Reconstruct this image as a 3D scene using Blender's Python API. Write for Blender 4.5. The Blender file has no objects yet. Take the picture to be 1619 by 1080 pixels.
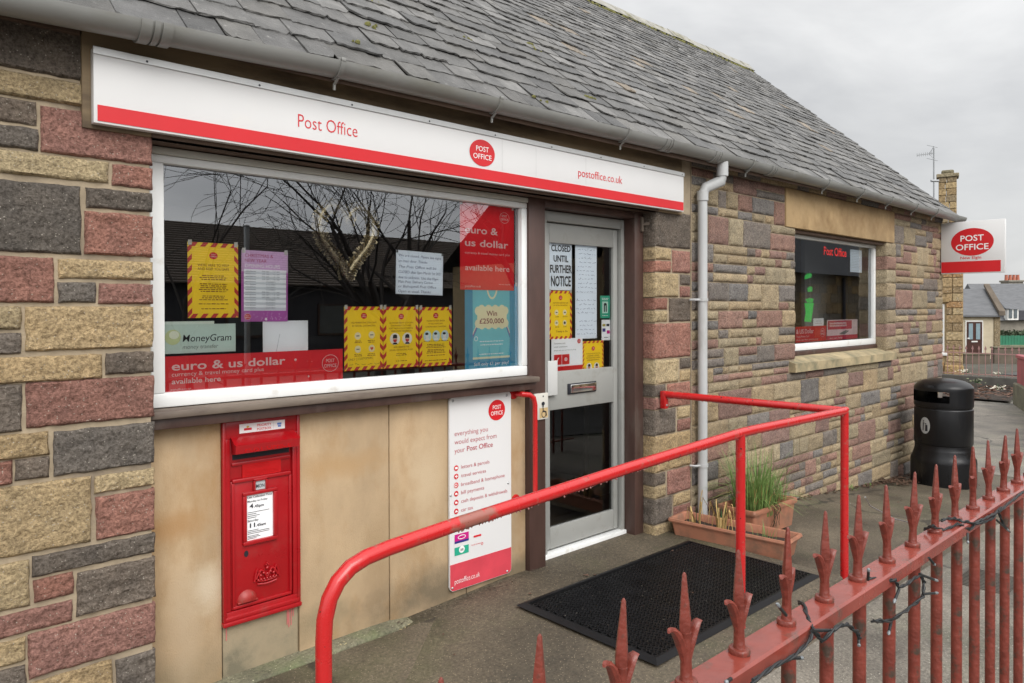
import bpy, bmesh, math, random
from mathutils import Vector, Matrix, noise
R = math.radians
PI = math.pi
scene = bpy.context.scene
COL = scene.collection

# ------------------------------------------------------------------ camera
CAM = Vector((0.0, -3.05, 1.54))
AZ, PITCH, ROLL, FPX, CXP, CYP = R(43.1), R(-0.5), R(0.15), 1169.0, 809.5, 497.0
FW0 = Vector((math.sin(AZ), math.cos(AZ), 0)); RT0 = Vector((math.cos(AZ), -math.sin(AZ), 0)); UP0 = Vector((0, 0, 1))
FWD = FW0 * math.cos(PITCH) + UP0 * math.sin(PITCH)
UPV = UP0 * math.cos(PITCH) - FW0 * math.sin(PITCH)
RGT = RT0 * math.cos(ROLL) - UPV * math.sin(ROLL)
UPR = UPV * math.cos(ROLL) + RT0 * math.sin(ROLL)
cd = bpy.data.cameras.new('camera'); cam = bpy.data.objects.new('camera', cd); COL.objects.link(cam)
cd.sensor_width = 36.0; cd.lens = FPX / 1619 * 36.0
cd.shift_y = (CYP - 540.0) / 1619.0
cd.clip_start = 0.02; cd.clip_end = 2000
M3 = Matrix((RGT, UPR, -FWD)).transposed()
cam.matrix_world = Matrix.Translation(CAM) @ M3.to_4x4()
scene.camera = cam

# ------------------------------------------------------------------ light
SUN_EL, SUN_AZ = 42.0, 196.0            # soft bright patch of overcast behind the photographer
sd = bpy.data.lights.new('sun', 'SUN'); sd.energy = 1.5; sd.angle = R(38); sd.color = (1.0, 0.965, 0.92)
sun = bpy.data.objects.new('sun', sd); COL.objects.link(sun)
sdir = Vector((math.sin(R(SUN_AZ)) * math.cos(R(SUN_EL)), math.cos(R(SUN_AZ)) * math.cos(R(SUN_EL)), math.sin(R(SUN_EL))))
sun.rotation_euler = sdir.to_track_quat('Z', 'Y').to_euler()
sun.location = (0, -20, 20)
world = bpy.data.worlds.new('World'); scene.world = world; world.use_nodes = True
wt = world.node_tree; wt.nodes.clear()


def wn(t, **k):
    n = wt.nodes.new(t)
    for a, b in k.items():
        setattr(n, a, b)
    return n


wo = wn('ShaderNodeOutputWorld'); wb = wn('ShaderNodeBackground'); wb.inputs[1].default_value = 0.1
sky = wn('ShaderNodeTexSky', sky_type='NISHITA', sun_disc=False)
sky.sun_elevation = R(SUN_EL); sky.sun_rotation = R(SUN_AZ)
tc = wn('ShaderNodeTexCoord'); sep = wn('ShaderNodeSeparateXYZ'); wt.links.new(tc.outputs['Generated'], sep.inputs[0])
wmap = wn('ShaderNodeMapping'); wmap.inputs['Scale'].default_value = (1, 1, 2.6); wt.links.new(tc.outputs['Generated'], wmap.inputs[0])
wnz = wn('ShaderNodeTexNoise'); wnz.inputs['Scale'].default_value = 2.9; wnz.inputs['Detail'].default_value = 6; wnz.inputs['Roughness'].default_value = 0.52; wnz.inputs['Distortion'].default_value = 0.4
wt.links.new(wmap.outputs[0], wnz.inputs['Vector'])
wr = wn('ShaderNodeValToRGB'); wr.color_ramp.elements[0].position = 0.38; wr.color_ramp.elements[0].color = (4.55, 4.58, 4.62, 1)
wr.color_ramp.elements[1].position = 0.62; wr.color_ramp.elements[1].color = (5.9, 5.9, 5.86, 1)
wt.links.new(wnz.outputs[0], wr.inputs[0])
grad = wn('ShaderNodeMapRange'); grad.inputs['From Min'].default_value = 0.12; grad.inputs['From Max'].default_value = 1.0
grad.inputs['To Min'].default_value = 1.0; grad.inputs['To Max'].default_value = 1.95
wt.links.new(sep.outputs['Z'], grad.inputs[0])
wm = wn('ShaderNodeVectorMath', operation='SCALE'); wt.links.new(wr.outputs[0], wm.inputs[0]); wt.links.new(grad.outputs[0], wm.inputs['Scale'])
wdot = wn('ShaderNodeVectorMath', operation='DOT_PRODUCT'); wt.links.new(tc.outputs['Generated'], wdot.inputs[0]); wdot.inputs[1].default_value = (math.sin(R(SUN_AZ)), math.cos(R(SUN_AZ)), 0)
waz = wn('ShaderNodeMapRange'); waz.inputs['From Min'].default_value = -0.6; waz.inputs['From Max'].default_value = 0.8; waz.inputs['To Min'].default_value = 1.0; waz.inputs['To Max'].default_value = 2.2
wt.links.new(wdot.outputs['Value'], waz.inputs[0]); wm2 = wn('ShaderNodeVectorMath', operation='SCALE'); wt.links.new(wm.outputs[0], wm2.inputs[0]); wt.links.new(waz.outputs[0], wm2.inputs['Scale'])
wmix = wn('ShaderNodeMix', data_type='RGBA'); wmix.inputs[0].default_value = 0.93
wt.links.new(sky.outputs[0], wmix.inputs[6]); wt.links.new(wm2.outputs[0], wmix.inputs[7])
wt.links.new(wmix.outputs[2], wb.inputs[0]); wt.links.new(wb.outputs[0], wo.inputs[0])
scene.view_settings.view_transform = 'Standard'; scene.view_settings.look = 'None'
scene.view_settings.exposure = 0.33; scene.view_settings.gamma = 1.0
scene.cycles.max_bounces = 8; scene.cycles.transparent_max_bounces = 12


# ------------------------------------------------------------------ measuring: a photo pixel to a point on a real plane
def ray(px, py):
    return FWD + RGT * ((px - CXP) / FPX) + UPR * ((CYP - py) / FPX)


def onY(px, py, y=0.0):
    r = ray(px, py); return CAM + r * ((y - CAM.y) / r.y)


def onZ(px, py, z=0.0):
    r = ray(px, py); return CAM + r * ((z - CAM.z) / r.z)


def onX(px, py, x):
    r = ray(px, py); return CAM + r * ((x - CAM.x) / r.x)


def depth(px, py, d):
    return CAM + ray(px, py) * d


def rect(pts, y):
    q = [onY(a, b, y) for a, b in pts]
    return ((q[0].x + q[3].x) / 2, (q[1].x + q[2].x) / 2, (q[2].z + q[3].z) / 2, (q[0].z + q[1].z) / 2)


# ------------------------------------------------------------------ mesh collecting
class B:
    def __init__(s):
        s.v = []; s.f = []; s.m = []; s.c = []; s.col = (1, 1, 1)

    def add(s, vs, fs, mi=0, col=None):
        o = len(s.v); s.v += [tuple(v) for v in vs]; s.f += [tuple(i + o for i in f) for f in fs]; s.m += [mi] * len(fs)
        s.c += [col or s.col] * len(vs); return s

    def box(s, x0, x1, y0, y1, z0, z1, r=0.0, seg=2, mi=0, col=None):
        if r <= 0:
            vs = [(x, y, z) for x in (x0, x1) for y in (y0, y1) for z in (z0, z1)]
            return s.add(vs, [(0, 1, 3, 2), (4, 6, 7, 5), (0, 4, 5, 1), (2, 3, 7, 6), (0, 2, 6, 4), (1, 5, 7, 3)], mi, col)
        bm = bmesh.new(); bmesh.ops.create_cube(bm, size=1)
        for v in bm.verts:
            v.co = Vector(((x0 + x1) / 2 + v.co.x * (x1 - x0), (y0 + y1) / 2 + v.co.y * (y1 - y0), (z0 + z1) / 2 + v.co.z * (z1 - z0)))
        bmesh.ops.bevel(bm, geom=bm.edges[:], offset=r, segments=seg, affect='EDGES', profile=0.5)
        return s.bm(bm, mi, col)

    def bm(s, bm, mi=0, col=None):
        bm.verts.index_update()
        s.add([v.co[:] for v in bm.verts], [[v.index for v in f.verts] for f in bm.faces], mi, col); bm.free(); return s

    def tube(s, pts, r, n=10, mi=0, cap=True, col=None, closed=False):
        pts = [Vector(p) for p in pts]; rs = r if isinstance(r, (list, tuple)) else [r] * len(pts)
        N = len(pts); vs = []; fs = []; u = None
        for i, p in enumerate(pts):
            a = pts[(i - 1) % N] if (i > 0 or closed) else p; b = pts[(i + 1) % N] if (i < N - 1 or closed) else p
            t = (b - a)
            t = t.normalized() if t.length > 1e-9 else Vector((0, 0, 1))
            if u is None:
                u = t.orthogonal().normalized()
            u = (u - t * u.dot(t))
            u = u.normalized() if u.length > 1e-6 else t.orthogonal().normalized()
            w = t.cross(u)
            k = 1.0
            if 0 < i < N - 1:
                c = (p - a).normalized().dot((b - p).normalized()); k = 1 / max(0.5, math.sqrt(max(0.01, (1 + c) / 2)))
            for j in range(n):
                an = 2 * PI * j / n; vs.append(p + (u * math.cos(an) + w * math.sin(an)) * rs[i] * (k if k < 1.3 else 1.3))
        for i in range(N if closed else N - 1):
            i2 = (i + 1) % N
            for j in range(n):
                fs.append((i * n + j, i * n + (j + 1) % n, i2 * n + (j + 1) % n, i2 * n + j))
        if cap and not closed:
            fs.append(tuple(range(n - 1, -1, -1))); fs.append(tuple((N - 1) * n + j for j in range(n)))
        return s.add(vs, fs, mi, col)

    def lathe(s, prof, n=32, c=(0, 0, 0), skip=None, mi=0, col=None, sy=1.0):
        vs = []; fs = []
        for (r, z) in prof:
            for j in range(n):
                a = 2 * PI * j / n; vs.append((c[0] + r * math.cos(a), c[1] + r * math.sin(a) * sy, c[2] + z))
        for i in range(len(prof) - 1):
            for j in range(n):
                if skip and skip(i, j):
                    continue
                fs.append((i * n + j, i * n + (j + 1) % n, (i + 1) * n + (j + 1) % n, (i + 1) * n + j))
        return s.add(vs, fs, mi, col)

    def sheet(s, pts, y, mi=0, col=None):         # flat outline (x, z) facing -y
        return s.add([(x, y, z) for x, z in pts], [tuple(range(len(pts)))], mi, col)

    def rectf(s, x0, x1, z0, z1, y, mi=0, col=None):
        return s.sheet([(x0, z0), (x1, z0), (x1, z1), (x0, z1)], y, mi, col)

    def disc(s, cx, cz, rx, rz, y, n=40, mi=0, col=None):
        return s.sheet([(cx + rx * math.cos(2 * PI * i / n), cz + rz * math.sin(2 * PI * i / n)) for i in range(n)], y, mi, col)

    def ringf(s, cx, cz, rx, rz, w, y, n=40, mi=0):
        vs = []; fs = []
        for i in range(n):
            a = 2 * PI * i / n
            vs += [(cx + rx * math.cos(a), y, cz + rz * math.sin(a)), (cx + (rx - w) * math.cos(a), y, cz + (rz - w) * math.sin(a))]
        for i in range(n):
            k = (i + 1) % n; fs.append((2 * i, 2 * k, 2 * k + 1, 2 * i + 1))
        return s.add(vs, fs, mi)

    def prism(s, pts, y0, y1, mi=0, col=None):    # outline (x, z) between two y
        n = len(pts); vs = [(x, y0, z) for x, z in pts] + [(x, y1, z) for x, z in pts]
        fs = [tuple(range(n)), tuple(range(2 * n - 1, n - 1, -1))] + [((i + 1) % n, i, n + i, n + (i + 1) % n) for i in range(n)]
        return s.add(vs, fs, mi, col)


def obj(name, b, mats, parent=None, smooth=None, loc=None, kind=None):
    me = bpy.data.meshes.new(name); me.from_pydata(b.v, [], b.f)
    if not isinstance(mats, (list, tuple)):
        mats = [mats]
    for m in mats:
        me.materials.append(m)
    me.polygons.foreach_set('material_index', b.m)
    at = me.attributes.new('col', 'FLOAT_COLOR', 'POINT')
    at.data.foreach_set('color', [x for c in b.c for x in (c[0], c[1], c[2], 1.0)])
    if smooth is not None:
        me.polygons.foreach_set('use_smooth', [True] * len(me.polygons)); me.set_sharp_from_angle(angle=R(smooth))
    me.update()
    o = bpy.data.objects.new(name, me); COL.objects.link(o)
    if parent is not None:
        o.parent = parent
    if loc:
        o.location = loc
    if kind:
        o['kind'] = kind
    return o


def tag(o, label, cat, group=None):
    o['label'] = label; o['category'] = cat
    if group:
        o['group'] = group
    return o


def thing(name, label, cat, loc=(0, 0, 0), rot=(0, 0, 0), group=None):
    o = bpy.data.objects.new(name, None); COL.objects.link(o); o.empty_display_size = 0.1
    o.location = loc; o.rotation_euler = rot
    return tag(o, label, cat, group)


def struct(name, b, m, smooth=None):
    return obj(name, b, m, None, smooth, None, 'structure')


_tx = {}


def textmesh(s, bold=0.0):
    key = (s, round(bold, 4))
    if key not in _tx:
        cu = bpy.data.curves.new('lettering', 'FONT'); cu.body = s; cu.size = 1.0; cu.offset = bold; cu.resolution_u = 3
        to = bpy.data.objects.new('lettering', cu); COL.objects.link(to)
        dg = bpy.context.evaluated_depsgraph_get(); me = bpy.data.meshes.new_from_object(to.evaluated_get(dg))
        v = [tuple(p.co[:2]) for p in me.vertices]; f = [tuple(p.vertices) for p in me.polygons]
        bpy.data.objects.remove(to); bpy.data.curves.remove(cu); bpy.data.meshes.remove(me)
        _tx[key] = (v, f)
    return _tx[key]


def put(b, s, x, z, h, y, w=None, align='l', bold=0.0, mi=0, slant=0.0, rot=0.0):
    """letters of cap height h on the plane y, baseline z; w forces the width"""
    v, f = textmesh(s, bold)
    if not v:
        return b
    x0 = min(p[0] for p in v); x1 = max(p[0] for p in v); k = h / 0.729
    kx = w / (x1 - x0) if w else k
    wd = (x1 - x0) * kx; ox = x - (0 if align == 'l' else wd / 2 if align == 'c' else wd)
    out = []
    for p in v:
        dx = (p[0] - x0) * kx + p[1] * k * slant; dz = p[1] * k
        out.append((ox + dx * math.cos(rot) - dz * math.sin(rot), y, z + dx * math.sin(rot) + dz * math.cos(rot)))
    return b.add(out, f, mi)


# ------------------------------------------------------------------ materials
_m = {}


class NT:
    def __init__(s, m):
        s.t = m.node_tree

    def n(s, typ, **k):
        x = s.t.nodes.new(typ)
        for a, b in k.items():
            if a in x.inputs:
                x.inputs[a].default_value = b
            else:
                setattr(x, a, b)
        return x

    def l(s, a, b):
        s.t.links.new(a, b)

    def mix(s, fac, a, b, blend='MIX'):
        x = s.t.nodes.new('ShaderNodeMix'); x.data_type = 'RGBA'; x.blend_type = blend
        for i, q in ((0, fac), (6, a), (7, b)):
            if hasattr(q, 'links'):
                s.l(q, x.inputs[i])
            elif i == 0:
                x.inputs[0].default_value = q
            else:
                x.inputs[i].default_value = (q[0], q[1], q[2], 1)
        return x.outputs[2]

    def ramp(s, src, p0, p1, c0=(0, 0, 0), c1=(1, 1, 1)):
        x = s.t.nodes.new('ShaderNodeValToRGB'); e = x.color_ramp.elements
        e[0].position = p0; e[0].color = (*c0, 1); e[1].position = p1; e[1].color = (*c1, 1)
        s.l(src, x.inputs[0]); return x.outputs[0]


def base(name):
    m = bpy.data.materials.new(name); m.use_nodes = True
    t = NT(m); return m, t, m.node_tree.nodes['Principled BSDF']


def mat(name, rgb, rough=0.5, *A, **K):
    return mat_(name, rgb, rough, *A, **K)


def mat_(name, rgb, rough=0.5, var=0.12, scale=6.0, bump=0.0, bscale=80.0, metal=0.0, spec=0.5, dirt=None, dirtamt=0.0, dscale=3.0, stretch=(1, 1, 1), coat=0.0, rvar=0.1, dr=None):
    if name in _m:
        return _m[name]
    m, t, p = base(name)
    co = t.n('ShaderNodeTexCoord'); mp = t.n('ShaderNodeMapping'); mp.inputs['Scale'].default_value = stretch; t.l(co.outputs['Object'], mp.inputs[0])
    nz = t.n('ShaderNodeTexNoise', Scale=scale, Detail=6.0, Roughness=0.6); t.l(mp.outputs[0], nz.inputs['Vector'])
    c = t.mix(t.ramp(nz.outputs[0], 0.3, 0.7), [x * (1 - var) for x in rgb], [min(1, x * (1 + var)) for x in rgb])
    if dirt:
        n2 = t.n('ShaderNodeTexNoise', Scale=dscale, Detail=8.0, Roughness=0.65); t.l(mp.outputs[0], n2.inputs['Vector'])
        c = t.mix(t.ramp(n2.outputs[0], *(dr or (0.62 - dirtamt * 0.35, 0.75 - dirtamt * 0.2))), c, dirt)
    t.l(c, p.inputs['Base Color'])
    rr = t.n('ShaderNodeMapRange'); rr.inputs[3].default_value = max(0.02, rough - rvar); rr.inputs[4].default_value = min(1, rough + rvar); t.l(nz.outputs[0], rr.inputs[0])
    t.l(rr.outputs[0], p.inputs['Roughness'])
    p.inputs['Metallic'].default_value = metal; p.inputs['Specular IOR Level'].default_value = spec
    if coat:
        p.inputs['Coat Weight'].default_value = coat; p.inputs['Coat Roughness'].default_value = 0.15
    if bump:
        n3 = t.n('ShaderNodeTexNoise', Scale=bscale, Detail=5.0); t.l(mp.outputs[0], n3.inputs['Vector'])
        bp = t.n('ShaderNodeBump', Strength=bump, Distance=0.004); t.l(n3.outputs[0], bp.inputs['Height']); t.l(bp.outputs[0], p.inputs['Normal'])
    _m[name] = m; return m


def stone_mat(name='split_stone', fine=1.0):
    m, t, p = base(name)
    co = t.n('ShaderNodeTexCoord'); at = t.n('ShaderNodeAttribute', attribute_name='col')
    n1 = t.n('ShaderNodeTexNoise', Scale=9.0, Detail=5.0, Roughness=0.65); t.l(co.outputs['Object'], n1.inputs['Vector'])
    n2 = t.n('ShaderNodeTexNoise', Scale=85.0 * fine, Detail=7.0, Roughness=0.72); t.l(co.outputs['Object'], n2.inputs['Vector'])
    vo = t.n('ShaderNodeTexVoronoi', Scale=190.0 * fine); t.l(co.outputs['Object'], vo.inputs['Vector'])
    c = t.mix(t.ramp(n1.outputs[0], 0.3, 0.7), (0.80, 0.80, 0.80), (1.18, 1.15, 1.1)); c = t.mix(1.0, at.outputs['Color'], c, 'MULTIPLY')
    g = t.mix(t.ramp(n2.outputs[0], 0.34, 0.60), (0.42, 0.40, 0.37), (1.16, 1.15, 1.12)); c = t.mix(1.0, c, g, 'MULTIPLY')
    sp = t.n('ShaderNodeSeparateColor'); t.l(vo.outputs['Color'], sp.inputs[0])
    chip = t.n('ShaderNodeMath', operation='GREATER_THAN'); t.l(sp.outputs[0], chip.inputs[0]); chip.inputs[1].default_value = 0.965
    near = t.n('ShaderNodeMath', operation='LESS_THAN'); t.l(vo.outputs['Distance'], near.inputs[0]); near.inputs[1].default_value = 0.42
    cm = t.n('ShaderNodeMath', operation='MULTIPLY'); t.l(chip.outputs[0], cm.inputs[0]); t.l(near.outputs[0], cm.inputs[1])
    cf = t.n('ShaderNodeMath', operation='MULTIPLY'); t.l(cm.outputs[0], cf.inputs[0]); cf.inputs[1].default_value = 0.75
    c = t.mix(cf.outputs[0], c, (0.55, 0.5, 0.42)); t.l(c, p.inputs['Base Color'])
    p.inputs['Roughness'].default_value = 0.9; p.inputs['Specular IOR Level'].default_value = 0.25
    ad = t.n('ShaderNodeMath', operation='MULTIPLY_ADD'); t.l(n1.outputs[0], ad.inputs[0]); ad.inputs[1].default_value = 0.6; t.l(n2.outputs[0], ad.inputs[2])
    bp = t.n('ShaderNodeBump', Strength=1.0, Distance=0.018); t.l(ad.outputs[0], bp.inputs['Height']); t.l(bp.outputs[0], p.inputs['Normal'])
    return m


def slate_mat():
    m, t, p = base('slate')
    co = t.n('ShaderNodeTexCoord'); at = t.n('ShaderNodeAttribute', attribute_name='col')
    n1 = t.n('ShaderNodeTexNoise', Scale=7.0, Detail=7.0, Roughness=0.65); t.l(co.outputs['Object'], n1.inputs['Vector'])
    n2 = t.n('ShaderNodeTexNoise', Scale=38.0, Detail=6.0, Roughness=0.7); t.l(co.outputs['Object'], n2.inputs['Vector'])
    c = t.mix(t.ramp(n1.outputs[0], 0.3, 0.72), (0.55, 0.54, 0.52), (1.38, 1.36, 1.33)); c = t.mix(1.0, at.outputs['Color'], c, 'MULTIPLY')
    li = t.ramp(n2.outputs[0], 0.60, 0.70); c = t.mix(t.n('ShaderNodeMath').outputs[0] if False else 0.0, c, c)
    c = t.mix(li, c, t.mix(0.45, c, (0.42, 0.41, 0.38)))
    t.l(c, p.inputs['Base Color'])
    rr = t.n('ShaderNodeMapRange'); rr.inputs[3].default_value = 0.36; rr.inputs[4].default_value = 0.72; t.l(n1.outputs[0], rr.inputs[0]); t.l(rr.outputs[0], p.inputs['Roughness'])
    bp = t.n('ShaderNodeBump', Strength=0.9, Distance=0.014); t.l(n2.outputs[0], bp.inputs['Height']); t.l(bp.outputs[0], p.inputs['Normal'])
    return m


def ground_mat(name, rgb, moss=0.35, chips=0.93, wet=0.5, scale=1.0, crack=0.0):
    m, t, p = base(name)
    co = t.n('ShaderNodeTexCoord')
    n1 = t.n('ShaderNodeTexNoise', Scale=1.6 * scale, Detail=8.0, Roughness=0.62); t.l(co.outputs['Object'], n1.inputs['Vector'])
    n2 = t.n('ShaderNodeTexNoise', Scale=70.0 * scale, Detail=6.0, Roughness=0.75); t.l(co.outputs['Object'], n2.inputs['Vector'])
    n3 = t.n('ShaderNodeTexNoise', Scale=0.9 * scale, Detail=7.0, Roughness=0.7); t.l(co.outputs['Object'], n3.inputs['Vector'])
    vo = t.n('ShaderNodeTexVoronoi', Scale=150.0 * scale); t.l(co.outputs['Object'], vo.inputs['Vector'])
    c = t.mix(t.ramp(n1.outputs[0], 0.3, 0.7), [x * 0.50 for x in rgb], [x * 1.5 for x in rgb])
    c = t.mix(1.0, c, t.mix(t.ramp(n2.outputs[0], 0.3, 0.7), (0.42, 0.41, 0.40), (1.55, 1.54, 1.5)), 'MULTIPLY')
    mo = t.n('ShaderNodeMath', operation='MULTIPLY'); t.l(t.ramp(n3.outputs[0], 0.52, 0.72), mo.inputs[0]); mo.inputs[1].default_value = moss
    c = t.mix(mo.outputs[0], c, (rgb[0] * 0.75, rgb[1] * 1.15, rgb[2] * 0.5))
    sp = t.n('ShaderNodeSeparateColor'); t.l(vo.outputs['Color'], sp.inputs[0])
    ch = t.n('ShaderNodeMath', operation='GREATER_THAN'); t.l(sp.outputs[0], ch.inputs[0]); ch.inputs[1].default_value = chips
    nr = t.n('ShaderNodeMath', operation='LESS_THAN'); t.l(vo.outputs['Distance'], nr.inputs[0]); nr.inputs[1].default_value = 0.38
    cm = t.n('ShaderNodeMath', operation='MULTIPLY'); t.l(ch.outputs[0], cm.inputs[0]); t.l(nr.outputs[0], cm.inputs[1]); c = t.mix(cm.outputs[0], c, [min(0.5, x * 2.8) for x in rgb])
    if crack:
        wv = t.n('ShaderNodeTexNoise', Scale=3.0, Detail=5.0); t.l(co.outputs['Object'], wv.inputs['Vector']); va = t.n('ShaderNodeVectorMath', operation='MULTIPLY_ADD'); t.l(wv.outputs['Color'], va.inputs[0]); va.inputs[1].default_value = (.5, .5, 0); t.l(co.outputs['Object'], va.inputs[2])
        vc = t.n('ShaderNodeTexVoronoi', Scale=crack); vc.feature = 'DISTANCE_TO_EDGE'; t.l(va.outputs[0], vc.inputs['Vector'])
        c = t.mix(t.ramp(vc.outputs['Distance'], .004, .010, (.8, .8, .8), (0, 0, 0)), c, [x * .3 for x in rgb])
    t.l(c, p.inputs['Base Color'])
    rr = t.n('ShaderNodeMapRange'); rr.inputs[3].default_value = 0.95 - wet * 0.9; rr.inputs[4].default_value = 0.85; t.l(n1.outputs[0], rr.inputs[0]); t.l(rr.outputs[0], p.inputs['Roughness'])
    bp = t.n('ShaderNodeBump', Strength=0.5, Distance=0.006); t.l(n2.outputs[0], bp.inputs['Height']); t.l(bp.outputs[0], p.inputs['Normal'])
    return m


def glass_mat(name, tint=(0.93, 0.95, 0.945), k=1.6, add=0.05):
    m = bpy.data.materials.new(name); m.use_nodes = True; t = NT(m); m.node_tree.nodes.clear()
    out = t.n('ShaderNodeOutputMaterial'); tr = t.n('ShaderNodeBsdfTransparent'); tr.inputs[0].default_value = (*tint, 1)
    gl = t.n('ShaderNodeBsdfGlossy'); gl.inputs['Roughness'].default_value = 0.0; gl.inputs[0].default_value = (0.95, 0.97, 1, 1)
    fr = t.n('ShaderNodeFresnel', IOR=1.5); ma = t.n('ShaderNodeMath', operation='MULTIPLY_ADD'); ma.use_clamp = True
    co = t.n('ShaderNodeTexCoord'); nz = t.n('ShaderNodeTexNoise', Scale=1.1, Detail=1.0); t.l(co.outputs['Object'], nz.inputs['Vector'])
    bp = t.n('ShaderNodeBump', Strength=0.035, Distance=0.02); t.l(nz.outputs[0], bp.inputs['Height']); t.l(bp.outputs[0], gl.inputs['Normal'])
    t.l(fr.outputs[0], ma.inputs[0]); ma.inputs[1].default_value = k; ma.inputs[2].default_value = add
    mx = t.n('ShaderNodeMixShader'); t.l(ma.outputs[0], mx.inputs[0]); t.l(tr.outputs[0], mx.inputs[1]); t.l(gl.outputs[0], mx.inputs[2]); t.l(mx.outputs[0], out.inputs[0])
    return m




def rail_mat():
    m = RAILRED.copy(); m.name = 'worn_rail_red'; t = NT(m); p = m.node_tree.nodes['Principled BSDF']; src = p.inputs['Base Color'].links[0].from_socket
    co = t.n('ShaderNodeTexCoord'); sx = t.n('ShaderNodeSeparateXYZ'); t.l(co.outputs['Object'], sx.inputs[0])
    a = t.n('ShaderNodeMath', operation='SUBTRACT'); t.l(sx.outputs[0], a.inputs[0]); a.inputs[1].default_value = .545
    a2 = t.n('ShaderNodeMath', operation='ABSOLUTE'); t.l(a.outputs[0], a2.inputs[0]); a3 = t.n('ShaderNodeMath', operation='MULTIPLY'); t.l(a2.outputs[0], a3.inputs[0]); a3.inputs[1].default_value = 7.5
    a4 = t.n('ShaderNodeMath', operation='MINIMUM'); t.l(a3.outputs[0], a4.inputs[0]); a4.inputs[1].default_value = 1.0
    nz = t.n('ShaderNodeTexNoise', Scale=26.0, Detail=6.0); t.l(co.outputs['Object'], nz.inputs['Vector'])
    f = t.n('ShaderNodeMath', operation='SUBTRACT'); t.l(nz.outputs[0], f.inputs[0]); a5 = t.n('ShaderNodeMath', operation='MULTIPLY'); t.l(a4.outputs[0], a5.inputs[0]); a5.inputs[1].default_value = .42; t.l(a5.outputs[0], f.inputs[1])
    fac = t.ramp(f.outputs[0], .20, .36); c = t.mix(fac, src, (.30, .10, .075)); n2 = t.n('ShaderNodeTexNoise', Scale=48.0, Detail=2.0); t.l(co.outputs['Object'], n2.inputs['Vector'])
    c = t.mix(t.ramp(n2.outputs[0], 0.70, .715), c, (.03, .014, .01)); t.l(c, p.inputs['Base Color'])
    return m


STONE = stone_mat(); SLATE = slate_mat()
FARSTONE = stone_mat('far_sandstone', 0.15)
MORTAR = mat('mortar', (0.36, 0.29, 0.20), 0.95, 0.2, 12, 0.6, 150, dirt=(0.16, 0.13, 0.1), dirtamt=0.3)
RENDER = mat('sandstone_render', (0.45, 0.325, 0.195), 0.9, 0.15, 3.0, 0.4, 140, dirt=(0.37, 0.235, 0.115), dirtamt=0.36, dscale=2.4, stretch=(1.6, 1.6, 0.8))
RENDERG = mat('damp_render', (0.33, 0.265, 0.17), 0.85, 0.2, 4, 0.3, 140, dirt=(0.17, 0.15, 0.10), dirtamt=0.5, dscale=4)
LINTEL = mat('lintel_stone', (0.42, 0.29, 0.15), 0.9, 0.2, 2.5, 0.25, 120, dirt=(0.27, 0.17, 0.08), dirtamt=0.5, dscale=2.2)
SILL = mat('sill_stone', (0.40, 0.32, 0.19), 0.9, 0.2, 7, 0.35, 130, dirt=(0.20, 0.18, 0.11), dirtamt=0.55, dscale=6)
BROWN = mat('brown_timber', (0.072, 0.038, 0.030), 0.5, 0.25, 9, 0.15, 60, stretch=(1, 1, 0.25), dirt=(0.11, 0.085, 0.07), dirtamt=0.25, dscale=5)
BROWNL = mat('worn_brown_timber', (0.17, 0.135, 0.105), 0.6, 0.2, 7, 0.2, 60, stretch=(0.3, 1, 1), dirt=(0.08, 0.055, 0.045), dirtamt=0.4, dscale=5)
FASCIA = mat('fascia_timber', (0.21, 0.15, 0.085), 0.75, 0.3, 5, 0.2, 50, stretch=(0.25, 1, 1), dirt=(0.05, 0.033, 0.022), dirtamt=0.35, dscale=4)
SOFFIT = mat('soffit_timber', (0.10, 0.062, 0.042), 0.8, 0.3, 5)
GREYPVC = mat('grey_gutter_plastic', (0.225, 0.225, 0.212), 0.42, 0.14, 5, 0.06, 60, dirt=(0.18, 0.175, 0.15), dirtamt=0.3, dscale=4, stretch=(0.4, 1, 1))
PIPE = mat('grey_pipe_plastic', (0.48, 0.49, 0.49), 0.4, 0.08, 5, 0.04, 60, dirt=(0.36, 0.36, 0.34), dirtamt=0.25, dscale=5, stretch=(1, 1, 0.3))
WFRAME = mat('white_frame', (0.80, 0.81, 0.80), 0.35, 0.04, 5, dirt=(0.62, 0.60, 0.55), dirtamt=0.1, dscale=7)
OFFFRAME = mat('cream_frame_trim', (0.46, 0.45, 0.40), 0.4, 0.08, 5)
DOORAL = mat('silver_door', (0.31, 0.313, 0.295), 0.42, 0.06, 3, 0.02, 60, dirt=(0.25, 0.245, 0.22), dirtamt=0.2, dscale=6)
SIGNW = mat('sign_white', (0.72, 0.715, 0.71), 0.38, 0.02, 2, dirt=(0.74, 0.73, 0.71), dirtamt=0.02, dscale=3)
SIGNR = mat('sign_red', (0.62, 0.014, 0.02), 0.35, 0.05, 3, rvar=0.06)
TEXTR = mat('sign_red_letter', (0.66, 0.03, 0.04), 0.4, 0.03)
TRIM = mat('aluminium_trim', (0.55, 0.55, 0.54), 0.35, 0.08, 5, metal=0.6)
DARKSIDE = mat('sign_edge', (0.16, 0.15, 0.14), 0.5, 0.1)
PBRED = mat('postbox_red', (0.36, 0.005, 0.009), 0.30, 0.08, 6, 0.12, 45, coat=0.3, dirt=(0.33, 0.02, 0.02), dirtamt=0.2, dscale=9)
RAILRED = mat('rail_red', (0.50, 0.013, 0.014), 0.27, 0.05, 6, 0.08, 70, coat=0.35, dirt=(0.33, 0.05, 0.035), dirtamt=0.02, dscale=7)
FENCER = mat('fence_red', (0.185, 0.036, 0.023), 0.40, 0.28, 18, 1.0, 60, dirt=(0.07, 0.045, 0.032), dscale=17, dr=(.545, .63), coat=0.1)
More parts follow.
